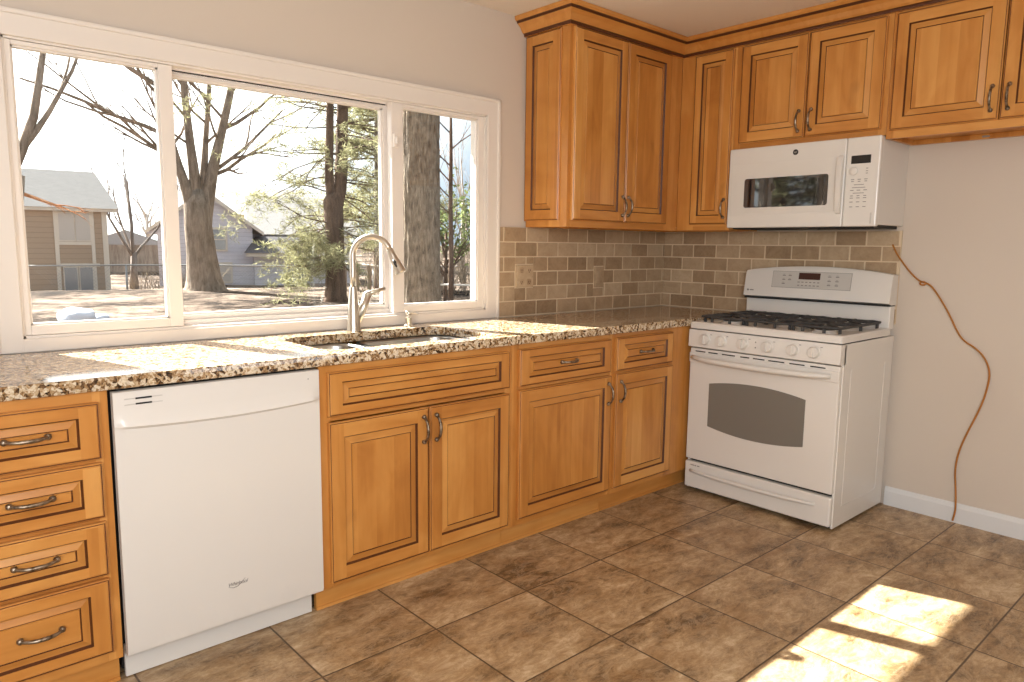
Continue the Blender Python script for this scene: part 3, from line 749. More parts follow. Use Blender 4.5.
# slanted control panel
bm = NB(); prism(bm, [(FR-0.010, 0.862), (FR-0.014, 0.775), (FR-0.002, 0.770), (FR+0.04, 0.770), (FR+0.04, 0.862)], 0.0, RW, 'yz'); obj('control_panel', bm, M['white'], rg)
for kx_ in (0.100, 0.192, 0.312, 0.440, 0.566, 0.666):
    zc_ = 0.818; fy = FR-0.012
    bm = NB(); lathe(bm, [(0.030, 0.0), (0.030, 0.003), (0.026, 0.006), (0.0245, 0.020), (0.022, 0.024), (0, 0.025)], (kx_, fy, zc_), (0, -1, 0), 28)
    kb = obj('knob', bm, M['white2'], rg, auto=40)
    bm = NB(); bx(bm, kx_-0.0045, kx_+0.0045, fy-0.031, fy-0.020, zc_-0.022, zc_+0.022, 0, 0.002); obj('grip', bm, M['white2'], kb)
bm = NB()
for z_ in (0.806, 0.832): lathe(bm, [(0.0035, 0), (0.0035, 0.001), (0, 0.001)], (0.376, FR-0.0125, z_), (0, -1, 0), 10)
for kx_ in (0.100, 0.192, 0.312, 0.440, 0.566, 0.666):
    bx(bm, kx_+0.026, kx_+0.036, FR-0.0135, FR-0.012, 0.842, 0.845)
obj('panel_lettering', bm, M['line'], rg)
# oven door with arched window
dz0, dz1 = 0.178, 0.765; cxm = RW/2
bm = NB(); bx(bm, 0.004, RW-0.004, FR, FR+0.036, dz0, dz1, 0, 0.005)
od = obj('oven_door', bm, M['white'], rg)
bm = NB(); o2 = []
wl, wr, wt_, wb = 0.126, 0.634, 0.592, 0.370
for i in range(17):
    u = i/16; o2.append((wl+(wr-wl)*u, wt_+0.026*(1-(2*u-1)**2)))
for i in range(17):
    u = 1-i/16; o2.append((wl+(wr-wl)*u, wb-0.026*(1-(2*u-1)**2)))
prism(bm, o2, FR-0.0022, FR+0.002, 'xz'); obj('oven_window', bm, M['ovenglass'], od)
bm = NB()
for a, b_ in ((0.036, 0.094), (0.112, 0.165), (0.190, 0.262), (0.292, 0.340), (0.360, 0.420), (0.440, 0.520), (0.545, 0.618), (0.645, 0.715)):
    bx(bm, a, b_, FR-0.0012, FR+0.002, 0.7475, 0.7530)
obj('vent_slot', bm, M['dark'], od)
def bow_handle(x0, x1, z, y, stand, r0, drop=0.0):
    bm = NB(); pts, rad = [], []
    for i in range(25):
        u = -1+2*i/24
        o_ = stand*(1-abs(u)**5)+0.004
        pts.append(((x0+x1)/2+(x1-x0)/2*u, y-o_, z-drop*(1-u*u))); rad.append(r0*(0.75+0.25*(1-u*u)))
    tube(bm, pts, rad, 14); return bm
bm = NB(); bx(bm, 0.004, RW-0.004, FR-0.006, FR+0.001, 0.692, 0.742, 0, 0.003); obj('handle_band', bm, M['white2'], od)
obj('handle', bow_handle(0.022, RW-0.040, 0.718, FR-0.004, 0.040, 0.0145, 0.006), M['white2'], od)
# storage drawer
bm = NB(); bx(bm, 0.002, RW-0.004, FR-0.002, FR+0.036, 0.024, 0.164, 0, 0.008); sdw = obj('storage_drawer', bm, M['white'], rg)
obj('handle', bow_handle(0.040, RW-0.075, 0.118, FR-0.003, 0.016, 0.0105, 0.004), M['white2'], sdw)
bm = NB()
for a, b_ in ((0.034, 0.037), (0.041, 0.060), (0.063, 0.072), (0.078, 0.092)): bx(bm, a, b_, FR-0.0030, FR-0.0015, 0.1435, 0.1485)
obj('lettering', bm, M['line'], sdw)
# backguard
bm = NB(); bx(bm, 0.012, RW-0.006, -0.092, -0.034, 0.893, 1.008, 0, 0.004); obj('backguard', bm, M['white'], rg)
bm = NB(); top = []
for i in range(25):
    u = i/24; top.append((0.008+(RW-0.010)*u, 1.158+0.030*(1-(2*u-1)**2)**0.9))
ys = [(-0.118, 0.0), (-0.104, 1.0)]
A = [bm.verts.new((x_, -0.122, 1.022)) for x_, _ in top]; A2 = [bm.verts.new((x_, -0.096, 1.012)) for x_, _ in top]
B = [bm.verts.new((x_, -0.122+0.022*(z_-0.012-1.022)/0.128, z_-0.012)) for x_, z_ in top]; B2 = [bm.verts.new((x_, -0.122+0.022*(z_-0.012-1.022)/0.128+0.010, z_)) for x_, z_ in top]; D = [bm.verts.new((x_, -0.034, z_)) for x_, z_ in top]; D2 = [bm.verts.new((x_, -0.034, 1.012)) for x_, _ in top]
for P_, Q_ in ((A2, A), (A, B), (B, B2), (B2, D), (D, D2), (D2, A2)):
    for i in range(24): bm.faces.new((P_[i], P_[i+1], Q_[i+1], Q_[i]))
for i in (0, 24): bm.faces.new((A2[i], A[i], B[i], B2[i], D[i], D2[i]))
bh = obj('backguard_hood', bm, M['white'], rg, auto=35)
bm = NB(); bx(bm, 0.010, RW-0.006, -0.112, -0.038, 1.0075, 1.0125); obj('shadow_gap', bm, M['dark'], rg)
def slant(z): return -0.122+0.022*(z-1.022)/(1.150-1.022)-0.0004
def quad_on_hood(bm, x0, x1, z0, z1, lift=0.0012):
    vs_ = [bm.verts.new((x_, slant(z_)-l_, z_)) for l_ in (lift, -0.001) for (x_, z_) in ((x0, z0), (x1, z0), (x1, z1), (x0, z1))]
    for q_ in ((0, 1, 2, 3), (7, 6, 5, 4), (0, 4, 5, 1), (1, 5, 6, 2), (2, 6, 7, 3), (3, 7, 4, 0)): bm.faces.new([vs_[i] for i in q_])
bm = NB(); quad_on_hood(bm, 0.168, 0.590, 1.073, 1.160, 0.0006); eg = obj('control_keypad', bm, M['line'], bh)
bm = NB(); quad_on_hood(bm, 0.170, 0.588, 1.075, 1.158, 0.0012); obj('keypad_overlay', bm, M['offwhite'], eg)
bm = NB(); quad_on_hood(bm, 0.315, 0.430, 1.120, 1.154, 0.002); obj('display', bm, M['displayred'], eg)
bm = NB()
for x_ in (0.225, 0.258):
    for z_ in (1.092, 1.113, 1.135):
        if not (x_ > 0.25 and z_ < 1.1): quad_on_hood(bm, x_, x_+0.017, z_, z_+0.005, 0.002); quad_on_hood(bm, x_+0.002, x_+0.013, z_+0.008, z_+0.010, 0.002)
for x_ in (0.470, 0.510):
    for z_ in (1.092, 1.113, 1.135): quad_on_hood(bm, x_, x_+0.017, z_, z_+0.005, 0.002); quad_on_hood(bm, x_+0.002, x_+0.013, z_+0.008, z_+0.010, 0.002)
for i in range(6):
    for z_ in (1.086, 1.103): quad_on_hood(bm, 0.312+0.021*i, 0.324+0.021*i, z_, z_+0.005, 0.002)
obj('key_lettering', bm, M['line'], eg)
bm = NB(); lathe(bm, [(0.006, 0), (0.006, 0.0012), (0, 0.0012)], (0.032, slant(1.052), 1.052), (0, -1, 0), 14); quad_on_hood(bm, 0.044, 0.066, 1.049, 1.0545, 0.001); obj('badge', bm, M['line'], bh)
# burners and grates
centres = [(0.150, -0.455), (0.150, -0.215), (RW/2, -0.335), (RW-0.150, -0.455), (RW-0.150, -0.215)]
for i, (x_, y_) in enumerate(centres):
    bm = NB(); r0 = 0.048 if i != 2 else 0.040
    lathe(bm, [(r0+0.010, 0.0), (r0+0.008, 0.006), (r0, 0.010), (r0, 0.016)], (x_, y_, 0.8912), (0, 0, 1), 24); bu = obj('burner', bm, M['white2'], rg, auto=40)
    bm = NB(); lathe(bm, [(r0-0.004, 0.016), (r0-0.002, 0.019), (r0-0.004, 0.024), (0, 0.025)], (x_, y_, 0.8912), (0, 0, 1), 24); obj('burner_cap', bm, M['iron'], bu, auto=40)
def bar(bm, p, q, w=0.0065, h=0.0075):
    tube(bm, [p, q], w, 6)
def grate(x0, x1, cs):
    bm = NB(); y0, y1 = -0.570, -0.105; zt_ = 0.934; zl = 0.8925
    # outer frame with feet curving down at the corners and mid-sides
    per = rrect(x0, x1, y0, y1, 0.030, 6); tube(bm, [(a, b_, zt_-0.006) for a, b_ in per]+[(per[0][0], per[0][1], zt_-0.006)], 0.0068, 8, cap=False)
    ym = (y0+y1)/2; xm = (x0+x1)/2
    for (fx_, fy_) in ((x0+0.006, y0+0.03), (x1-0.006, y0+0.03), (x0+0.006, y1-0.03), (x1-0.006, y1-0.03), (x0, ym), (x1, ym), (xm-0.05, y0), (xm+0.05, y0)):
        tube(bm, [(fx_, fy_, zt_-0.006), (fx_, fy_, zl-0.0005)], [0.0068, 0.0085], 8)
    tube(bm, [(x0, ym, zt_-0.005), (x1, ym, zt_-0.005)], 0.0068, 8)
    for (cx_, cy_) in cs:
        for a in range(8):
            an = a*PI/4+PI/8*0
            dx_, dy_ = math.cos(an), math.sin(an)
            rad_in = 0.024; L_ = min((abs(x1-cx_) if dx_ > 0 else abs(cx_-x0))/max(abs(dx_), 1e-6), (min(abs(y1-cy_), abs(ym-cy_) if ym > cy_+0.01 else 9) if dy_ > 0 else min(abs(cy_-y0), abs(cy_-ym) if ym < cy_-0.01 else 9))/max(abs(dy_), 1e-6))
            tube(bm, [(cx_+dx_*rad_in, cy_+dy_*rad_in, zt_-0.002), (cx_+dx_*(rad_in+0.02), cy_+dy_*(rad_in+0.02), zt_), (cx_+dx_*L_*0.75, cy_+dy_*L_*0.75, zt_), (cx_+dx_*L_, cy_+dy_*L_, zt_-0.006)], 0.0062, 6)
    return obj('grate', bm, M['iron'], rg)
grate(0.038, 0.268, [(0.150, -0.455), (0.150, -0.215)])
grate(0.274, RW-0.274, [(RW/2, -0.455), (RW/2, -0.215)])
grate(RW-0.268, RW-0.038, [(RW-0.150, -0.455), (RW-0.150, -0.215)])

# ------------------------------------------------------------------ microwave
MY = -0.648; MW_ = 0.762; MZ0, MZ1 = 1.384, 1.7885; MF = -0.338
mw = thing('microwave', 'white over-the-range microwave hung under the short cabinet', 'microwave', (0, MY, MZ0), -PI/2); mh = MZ1-MZ0
bm = NB(); bx(bm, 0.004, MW_-0.003, MF+0.035, -0.0005, 0.008, mh-0.001, 0, 0.004); obj('body', bm, M['white'], mw)
bm = NB(); bx(bm, 0.02, MW_-0.02, MF+0.03, -0.03, -0.006, 0.0085, 0, 0.002)
for x_ in (0.10, 0.46): bx(bm, x_, x_+0.2, MF+0.08, MF+0.20, -0.009, -0.004)
obj('vent_underside', bm, M['dark'], mw)
dwid = 0.608
bm = NB(); bx(bm, 0.0, dwid, MF, MF+0.034, 0.0, mh, 0, 0.006); md = obj('door', bm, M['white'], mw)
bm = NB(); bx(bm, dwid+0.002, MW_, MF, MF+0.034, 0.0, mh, 0, 0.006); mp = obj('control_panel', bm, M['white'], mw)
# pressed panel outline round the window
bm = NB()
prism(bm, rrect(0.022, 0.572, 0.070, 0.322, 0.010), MF-0.003, MF+0.002, 'xz'); obj('door_panel', bm, M['white2'], md)
bm = NB(); prism(bm, rrect(0.096, 0.534, 0.102, 0.248, 0.012), MF-0.0042, MF-0.002, 'xz'); obj('window', bm, M['mwglass'], md)
bm = NB()
prism(bm, [(MF+0.001, 0.058), (MF-0.012, 0.062), (MF-0.024, 0.085), (MF-0.027, 0.193), (MF-0.024, 0.302), (MF-0.012, 0.325), (MF+0.001, 0.329)], 0.577, 0.603, 'yz')
bmesh.ops.bevel(bm, geom=bm.edges[:], offset=0.003, segments=2, affect='EDGES', clamp_overlap=True)
obj('handle', bm, M['white'], md, auto=40)
bm = NB(); lathe(bm, [(0.0135, 0), (0.0135, 0.0015), (0.012, 0.0022), (0, 0.0022)], (0.362, MF-0.0003, 0.362), (0, -1, 0), 24); bd = obj('badge', bm, M['display'], md)
text('monogram', 'GE', 0.013, (0.362, MF-0.0028, 0.362), RX, M['offwhite'], bd, 0.3, 0.0002, 0.8)
bm = NB(); bx(bm, 0.634, 0.722, MF-0.0012, MF+0.002, 0.285, 0.322, 0, 0.0005); obj('display', bm, M['display'], mp)
bm = NB(); lathe(bm, [(0.019, 0), (0.019, 0.007), (0.016, 0.009), (0, 0.009)], (0.648, MF, 0.252), (0, -1, 0), 24); obj('dial', bm, M['white2'], mp, auto=40)
bm = NB()
def key(x_, z_, w=0.013, h=0.0035): bx(bm, x_-w/2, x_+w/2, MF-0.0006, MF+0.001, z_-h/2, z_+h/2)
for z_ in (0.262, 0.250, 0.240): key(0.708, z_, 0.009)
for z_, ws in ((0.214, 0.015), (0.205, 0.012), (0.165, 0.016), (0.140, 0.013), (0.130, 0.015), (0.112, 0.015), (0.090, 0.014)):
    for x_ in (0.646, 0.676, 0.706): key(x_, z_, ws)
key(0.676, 0.190, 0.045, 0.003); key(0.676, 0.177, 0.06, 0.003); key(0.676, 0.152, 0.05, 0.003)
obj('key_lettering', bm, M['line'], mp)
bm = NB(); bx(bm, 0.735, 0.742, MF-0.0015, MF+0.001, 0.012, 0.062, 0, 0.0008); obj('nameplate', bm, M['offwhite'], mp)

# ------------------------------------------------------------------ extension cord
pts = [(-1.371, 1.305), (-1.392, 1.262), (-1.433, 1.207), (-1.470, 1.160), (-1.505, 1.131), (-1.529, 1.126), (-1.555, 1.114), (-1.580, 1.085), (-1.637, 1.000), (-1.690, 0.895), (-1.720, 0.862), (-1.762, 0.840), (-1.800, 0.805), (-1.826, 0.755), (-1.832, 0.700), (-1.818, 0.610), (-1.795, 0.530), (-1.760, 0.430), (-1.735, 0.340), (-1.727, 0.250), (-1.737, 0.170), (-1.748, 0.110), (-1.750, 0.060), (-1.742, 0.012)]
def smooth(P, it=2):
    for _ in range(it):
        Q = [P[0]]
        for a, b_ in zip(P, P[1:]): Q += [tuple(0.75*i+0.25*j for i, j in zip(a, b_)), tuple(0.25*i+0.75*j for i, j in zip(a, b_))]
        P = Q+[P[-1]]
    return P
P3 = []
for i, (y_, z_) in enumerate(pts):
    u = i/(len(pts)-1); P3.append((-0.0045-(0.012 if z_ > 1.2 else 0.022 if z_ < 0.14 else 0.010*math.sin(PI*u)), y_, z_))
ec = thing('extension_cord', 'thin orange cord hanging on the bare wall right of the range', 'cord', (-0.02, -1.742, 0.0))
def eco(name, bm, mat, par): bmesh.ops.translate(bm, verts=bm.verts[:], vec=(0.02, 1.742, 0.0)); return obj(name, bm, mat, par)
bm = NB(); tube(bm, smooth(P3), 0.0042, 8); cw = eco('wire', bm, M['orange'], ec)
bm = NB(); kp = []
for i in range(15):
    a = 2*PI*i/12; kp.append((-0.016-0.004*math.sin(a*0.5), -1.522+0.013*math.cos(a), 1.122+0.008*math.sin(a)))
tube(bm, kp, 0.004, 8); eco('knot', bm, M['orange'], cw)

# ------------------------------------------------------------------ outdoors
def gz(x, y):
    d = math.hypot(x+3.8, y+2.8)
    h = -0.25+0.37*max(0, min(1, (d-4)/6.0))
    s = max(0, min(1, (d-19.5)/6.0)); s = s*s*(3-2*s); h -= 0.58*s
    s2 = max(0, min(1, (d-40)/60)); h += 1.6*s2
    return h+0.04*noise.noise(Vector((x*0.35, y*0.35, 0)))*min(1, d/8)
bm = NB(); grid = {}
xs = [-70+4*i for i in range(13)]+[-20+0.8*i for i in range(63)]+[31+5*i for i in range(18)]
ysl = [0.16+0.7*i for i in range(46)]+[33+4*i for i in range(30)]
for i, x_ in enumerate(xs):
    for j, y_ in enumerate(ysl): grid[i, j] = bm.verts.new((x_, y_, gz(x_, y_) if y_ > 0.5 else -0.3))
for i in range(len(xs)-1):
    for j in range(len(ysl)-1): bm.faces.new((grid[i, j], grid[i+1, j], grid[i+1, j+1], grid[i, j+1]))
struct(obj('ground', bm, M['ground'], smooth=True), 'sunlit yard covered with dry leaves', 'yard')

def vec_jit(d, a, rng): return (d+Vector((rng.uniform(-a, a), rng.uniform(-a, a), rng.uniform(-a, a)))).normalized()
def grow(bm, p, d, L, r, depth, rng, sides=7, up=0.12, spread=0.75, kids=(2, 4), seg=4, gnarl=0.18, shrink=0.62, tips=None, mi=0):
    pts, rad = [Vector(p)], [r]; d = Vector(d).normalized(); dirs = [d]
    for i in range(seg):
        d = vec_jit(d, gnarl, rng); d = (d+Vector((0, 0, up))).normalized()
        pts.append(pts[-1]+d*L/seg); rad.append(r*(1-0.62*(i+1)/seg)); dirs.append(d)
    tube(bm, pts, rad, max(3, sides), mi)
    if tips is not None: tips.extend(pts[1:])
    if depth > 0:
        for _ in range(rng.randint(*kids)):
            i = rng.randint(max(1, seg//3), seg)
            dd_ = vec_jit(dirs[i], spread, rng)
            grow(bm, pts[i], dd_, L*shrink*rng.uniform(0.75, 1.15), rad[i]*0.72, depth-1, rng, sides-1, up, spread, kids, seg, gnarl, shrink, tips, mi)
    return pts, rad
def at0(x, y, dz=-0.15): return Vector((x, y, gz(x, y)+dz))
def rebase(o_list, loc): pass

def tree_obj(name, label, base, group=None, cat='tree'):
    return thing(name, label, cat, base, 0, group)

# bare multi-stem maple left of centre
base = at0(2.36, 15.2); t = tree_obj('maple_tree', 'big bare tree whose trunk forks into several stems, in the yard', base)
rng = random.Random(3)
bm = NB()
tube(bm, [(0, 0, 0), (0, 0, 0.18), (-0.02, 0, 0.45), (-0.05, 0, 1.0), (-0.10, 0, 1.7), (-0.11, 0, 2.2), (-0.10, 0, 2.55)], [0.62, 0.48, 0.40, 0.34, 0.31, 0.29, 0.14], 18)
obj('trunk', bm, M['bark_maple'], t, auto=80)
stems = [([(-0.16, 0.0, 1.7), (-0.32, 0, 2.5), (-0.52, 0.1, 3.3), (-0.72, 0.1, 4.2), (-0.9, 0.1, 5.6)], 0.12), ([(-0.12, 0, 1.9), (-0.13, 0, 2.8), (-0.22, 0, 3.8), (-0.30, 0, 5.2), (-0.34, 0.1, 7.2)], 0.125),
         ([(-0.02, 0.05, 1.9), (0.12, 0.05, 3.1), (0.20, 0.1, 3.8), (0.36, 0.15, 5.0), (0.50, 0.2, 7.0)], 0.085), ([(0.0, -0.02, 1.6), (0.24, -0.05, 2.9), (0.50, -0.1, 3.9), (0.78, -0.2, 5.1), (1.1, -0.3, 7.0)], 0.135)]
for P_, r0 in stems:
    bm = NB(); P_ = smooth([Vector(p).to_tuple() for p in P_], 1)
    tube(bm, P_, [r0*(0.55+0.95*(1-i/(len(P_)-1))**2.2) for i in range(len(P_))], 12)
    for q in (4, 5, 6, 7, 8):
        if q < len(P_): grow(bm, P_[q], (rng.choice((-1, 1))*rng.uniform(0.4, 1.0), rng.uniform(-0.5, 0.5), rng.uniform(0.4, 0.9)), 1.5, 0.035, 3, rng, 6, 0.1, 0.6, (2, 3), 4, 0.2)
    obj('stem', bm, M['bark_maple'], t)
bm = NB()
for p, d, L in (((0.33, -0.03, 3.0), (0.75, -0.1, 0.75), 2.4), ((0.30, -0.03, 2.9), (0.9, 0.1, 0.45), 2.0), ((0.55, -0.1, 4.0), (0.9, -0.2, 0.6), 1.8), ((-0.45, 0.1, 3.1), (-0.9, 0, 0.7), 2.2), ((-0.6, 0.1, 3.7), (-0.95, 0, 0.35), 3.0), ((-0.8, 0.1, 4.8), (-0.9, 0, 0.3), 3.2)):
    grow(bm, p, d, L, 0.055, 3, rng, 6, 0.05, 0.55, (2, 3), 5, 0.16)
obj('branches', bm, M['bark_maple'], t)

# small bare tree at the left pane
base = at0(3.6, 26.3); t = tree_obj('bare_tree', 'small leafless tree between the tan house and the window post', base); rng = random.Random(11)
bm = NB(); tube(bm, [(0, 0, 0), (0.02, 0, 0.8), (0.06, 0, 1.5)], [0.18, 0.12, 0.10], 8); obj('trunk', bm, M['twig'], t)
bm = NB()
for d, L, r0 in (((-0.65, 0, 0.9), 2.6, 0.06), ((0.05, 0, 1), 3.0, 0.075), ((0.65, 0, 0.85), 2.3, 0.055), ((-0.2, 0.3, 1), 3.0, 0.05)):
    grow(bm, (0.04, 0, 1.3), d, L, r0, 4, rng, 6, 0.12, 0.55, (2, 4), 5, 0.16, 0.66)
obj('branches', bm, M['twig'], t)

# near bough at the far left, its trunk stands outside the view
base = at0(-1.35, 9.2); t = tree_obj('bare_tree', 'grey leafless branches entering at the top left edge of the window', base); rng = random.Random(5)
bm = NB(); tube(bm, [(-1.1, 0, 0), (-1.0, 0, 1.2), (-0.85, 0, 2.2)], [0.3, 0.22, 0.18], 10); obj('trunk', bm, M['bark_maple'], t)
bm = NB()
for p, d, L, r0 in (((-0.87, 0, 2.1), (0.55, 0, 1.0), 2.4, 0.075), ((-0.9, 0, 1.9), (0.2, 0, 1.0), 2.6, 0.085)):
    grow(bm, p, d, L, r0, 2, rng, 8, 0.25, 0.4, (1, 2), 5, 0.10)
obj('branches', bm, M['bark_maple'], t)
bm = NB()
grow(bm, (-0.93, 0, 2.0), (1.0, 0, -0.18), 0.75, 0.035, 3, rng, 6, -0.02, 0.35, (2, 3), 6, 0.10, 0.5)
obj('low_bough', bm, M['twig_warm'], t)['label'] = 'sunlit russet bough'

# pine
base = at0(3.3, 10.45); t = tree_obj('pine_tree', 'tall double-trunked pine with drooping needles in the middle pane', base); rng = random.Random(21)
bm = NB(); tube(bm, [(0, 0, 0), (0, 0, 0.25), (0, 0, 0.7), (0, 0, 1.5), (-0.02, 0, 2.15), (0.0, 0, 2.3)], [0.32, 0.225, 0.195, 0.185, 0.195, 0.12], 14); obj('trunk', bm, M['bark_pine'], t)
tr1 = smooth([(-0.04, 0, 2.1), (-0.10, 0, 2.6), (-0.07, 0, 3.2), (-0.03, 0, 4.2), (0.0, 0, 6.0)], 1); tr2 = smooth([(0.05, 0, 2.1), (0.16, 0, 2.5), (0.20, 0, 3.2), (0.24, 0, 4.2), (0.3, 0, 6.5)], 1)
for P_, r0 in ((tr1, 0.10), (tr2, 0.15)):
    bm = NB(); tube(bm, P_, [r0*(1-0.4*i/(len(P_)-1)) for i in range(len(P_))], 10); obj('stem', bm, M['bark_pine'], t)
tips = []; bm = NB()
for i in range(74):
    z_ = rng.uniform(0.9, 5.4); a = rng.uniform(0, 2*PI)
    if i < 16: z_ = rng.uniform(0.75, 1.7); a = rng.uniform(PI*0.8, PI*1.25)
    lean = (0.05*(z_-2) if z_ > 2 else 0)
    L_ = rng.uniform(0.9, 1.8)*(1.0 if z_ > 1.6 else 0.62)
    grow(bm, (lean, 0, z_), (math.cos(a), math.sin(a), rng.uniform(-0.25, 0.30)), L_*0.95, 0.016, 2, rng, 5, -0.03, 0.55, (2, 3), 4, 0.22, 0.6, tips)
obj('branches', bm, M['bark_pine'], t)
bm = NB()
def tuft(bm, p, rng, n=5, L=0.14, w=0.013):
    for _ in range(n):
        d = Vector((rng.gauss(0, 1), rng.gauss(0, 1), rng.gauss(0.1, 0.7))).normalized(); s_ = d.cross(Vector((rng.gauss(0, 1), rng.gauss(0, 1), rng.gauss(0, 1)))).normalized()*w
        q = p+d*L*rng.uniform(0.6, 1.2); m_ = (p+q)/2
        bm.faces.new([bm.verts.new(v_) for v_ in (p, m_+s_, q, m_-s_)])
for p in tips:
    if rng.random() < 0.62:
        for _ in range(2): tuft(bm, p+Vector((rng.gauss(0, .06), rng.gauss(0, .06), rng.gauss(0, .05))), rng, 9, 0.12, 0.0055)
obj('needles', bm, M['needles'], t)['kind'] = 'stuff'

# massive trunk close to the right pane
bx0, by0 = 1.345, 4.63; base = at0(bx0, by0, -0.25); t = tree_obj('oak_tree', 'massive ridged grey tree trunk filling the narrow right pane', base)
bm = NB(); NS, NR = 96, 140; rings = []
for i in range(NR):
    z_ = 8.0*i/(NR-1); r0 = 0.228+0.13*math.exp(-z_*2.6); ring = []
    for j in range(NS):
        a = 2*PI*j/NS; v_ = Vector((math.cos(a)*5.2, math.sin(a)*5.2, z_*1.05))
        rid = abs(noise.noise(v_*1.7)); r1 = r0*(1+0.03*math.sin(3*a+z_*0.4))+0.020*min(1, rid*3.0)
        # two healed branch knots
        for ka, kz in ((4.05, 2.55), (4.6, 1.95)):
            dd_ = math.hypot((a-ka)*0.23, z_-kz-0.25); r1 += 0.022*math.exp(-(dd_/0.055)**2)-0.02*math.exp(-(dd_/0.022)**2)
        ring.append(bm.verts.new((r1*math.cos(a)+0.01*z_*0, r1*math.sin(a), z_)))
    rings.append(ring)
for A, B in zip(rings, rings[1:]):
    for j in range(NS): bm.faces.new((A[j], A[(j+1) % NS], B[(j+1) % NS], B[j]))
bm.faces.new(rings[0]); bm.faces.new(rings[-1])
obj('trunk', bm, M['bark_grey'], t, smooth=True)

# sapling and evergreen shrub seen past the big trunk
base = at0(4.65, 8.4); t = tree_obj('sapling', 'slim leafless sapling against the sky right of the massive trunk', base); rng = random.Random(31)
bm = NB(); tube(bm, [(0, 0, 0), (0.02, 0, 1.0), (0, 0, 2.0), (0.01, 0, 3.0), (0.0, 0, 4.2)], [0.055, 0.05, 0.042, 0.034, 0.02], 8)
obj('trunk', bm, M['bark_pine'], t); bm = NB()
for z_ in (1.6, 1.9, 2.2, 2.5, 2.8, 3.1, 3.4):
    s_ = rng.choice((-1, 1)); grow(bm, (0, 0, z_), (s_*0.8, -s_*0.6, 0.9), 0.9, 0.014, 2, rng, 4, 0.05, 0.4, (2, 3), 4, 0.12)
obj('branches', bm, M['bark_pine'], t)
base = at0(5.2, 9.3); t = tree_obj('evergreen_shrub', 'leafy green shrub behind the slim sapling', base, cat='shrub'); rng = random.Random(33); tips = []
bm = NB()
for i in range(16):
    a = rng.uniform(0, 2*PI); grow(bm, (0, 0, rng.uniform(0.6, 1.3)), (math.cos(a), math.sin(a), 0.9), 0.9, 0.02, 2, rng, 4, 0.1, 0.6, (2, 3), 4, 0.2, 0.65, tips)
tube(bm, [(0, 0, 0), (0, 0, 0.7), (0.02, 0, 1.6)], [0.05, 0.04, 0.03], 7); obj('branches', bm, M['bark_pine'], t)
bm = NB()
for p in tips:
    if p.z > 1.1: tuft(bm, p+Vector((rng.gauss(0, .08), rng.gauss(0, .08), rng.gauss(0, .08))), rng, 3, 0.11, 0.028)
obj('leaves', bm, M['leaves'], t)['kind'] = 'stuff'
# a second evergreen filling the far right of the middle pane
base = at0(6.6, 14.2); t = tree_obj('evergreen_tree', 'dense evergreen tree standing behind the pine trunk at the middle pane edge', base); rng = random.Random(41); tips = []
bm = NB(); tube(bm, [(0, 0, 0), (0, 0, 2), (0, 0, 6)], [0.14, 0.11, 0.04], 8)
for i in range(58):
    a = rng.uniform(0, 2*PI); z_ = rng.uniform(1.0, 5.6); grow(bm, (0, 0, z_), (math.cos(a), math.sin(a), 0.15), rng.uniform(1.0, 1.7)*(1.1-0.1*z_), 0.03, 2, rng, 4, 0.0, 0.6, (2, 3), 4, 0.2, 0.6, tips)
obj('trunk', bm, M['bark_pine'], t)
bm = NB()
for p in tips:
    for _ in range(2): tuft(bm, p+Vector((rng.gauss(0, .09), rng.gauss(0, .09), rng.gauss(0, .09))), rng, 8, 0.13, 0.009)
obj('needles', bm, M['needles'], t)['kind'] = 'stuff'

# evergreen out of the direct view; the microwave's dark window mirrors it
base = at0(-15.5, 7.2); t = tree_obj('evergreen_tree', 'leafy tree seen only as a reflection in the dark microwave window', base); rng = random.Random(47); tips = []
bm = NB(); tube(bm, [(0, 0, 0), (0.1, 0, 1.5), (0.0, 0, 3.0), (0.1, 0, 6)], [0.30, 0.24, 0.20, 0.08], 10)
tube(bm, [(2.0, 1.2, 0), (2.1, 1.2, 2.5), (2.3, 1.2, 6)], [0.22, 0.20, 0.12], 10)
for i in range(60):
    a = rng.uniform(0, 2*PI); z_ = rng.uniform(1.0, 5.6); grow(bm, (0.05, 0, z_), (math.cos(a), math.sin(a), 0.25), rng.uniform(1.6, 2.6), 0.04, 2, rng, 4, 0.02, 0.6, (2, 3), 4, 0.2, 0.6, tips)
obj('trunk', bm, M['bark_pine'], t)
bm = NB()
for p in tips:
    if rng.random() < 0.6: tuft(bm, p+Vector((rng.gauss(0, .12), rng.gauss(0, .12), rng.gauss(0, .12))), rng, 6, 0.18, 0.04)
obj('needles', bm, M['needles'], t)['kind'] = 'stuff'

# dry scrub: twiggy thicket right, and a far hedge line
def thicket(label, pts_, h, n, seed, mat, r0=0.012, grp=None):
    rng = random.Random(seed); x0, y0, x1, y1 = pts_; bm = NB(); b0 = at0((x0+x1)/2, (y0+y1)/2, 0)
    for i in range(n):
        u = rng.random(); x_ = x0+(x1-x0)*u+rng.gauss(0, .3); y_ = y0+(y1-y0)*u+rng.gauss(0, .5)
        p = Vector((x_, y_, gz(x_, y_)-0.05))-b0
        grow(bm, p, (rng.uniform(-.6, .6), rng.uniform(-.6, .6), 1), h*rng.uniform(0.5, 1.0), r0, 2, rng, 4, 0.05, 0.7, (2, 4), 4, 0.2, 0.6)
    o = obj('scrub_thicket', bm, mat); o.location = b0; tag(o, label, 'bushes', None, 'stuff'); return o
thicket('dry twiggy undergrowth beyond the white rail, right of the massive trunk', (5.2, 12.4, 8.4, 10.6), 1.5, 90, 51, M['scrub'])
thicket('dry brush behind the wooden fence at the pine trunk', (9.0, 15.2, 13.0, 13.4), 1.5, 70, 52, M['scrub'], 0.016)
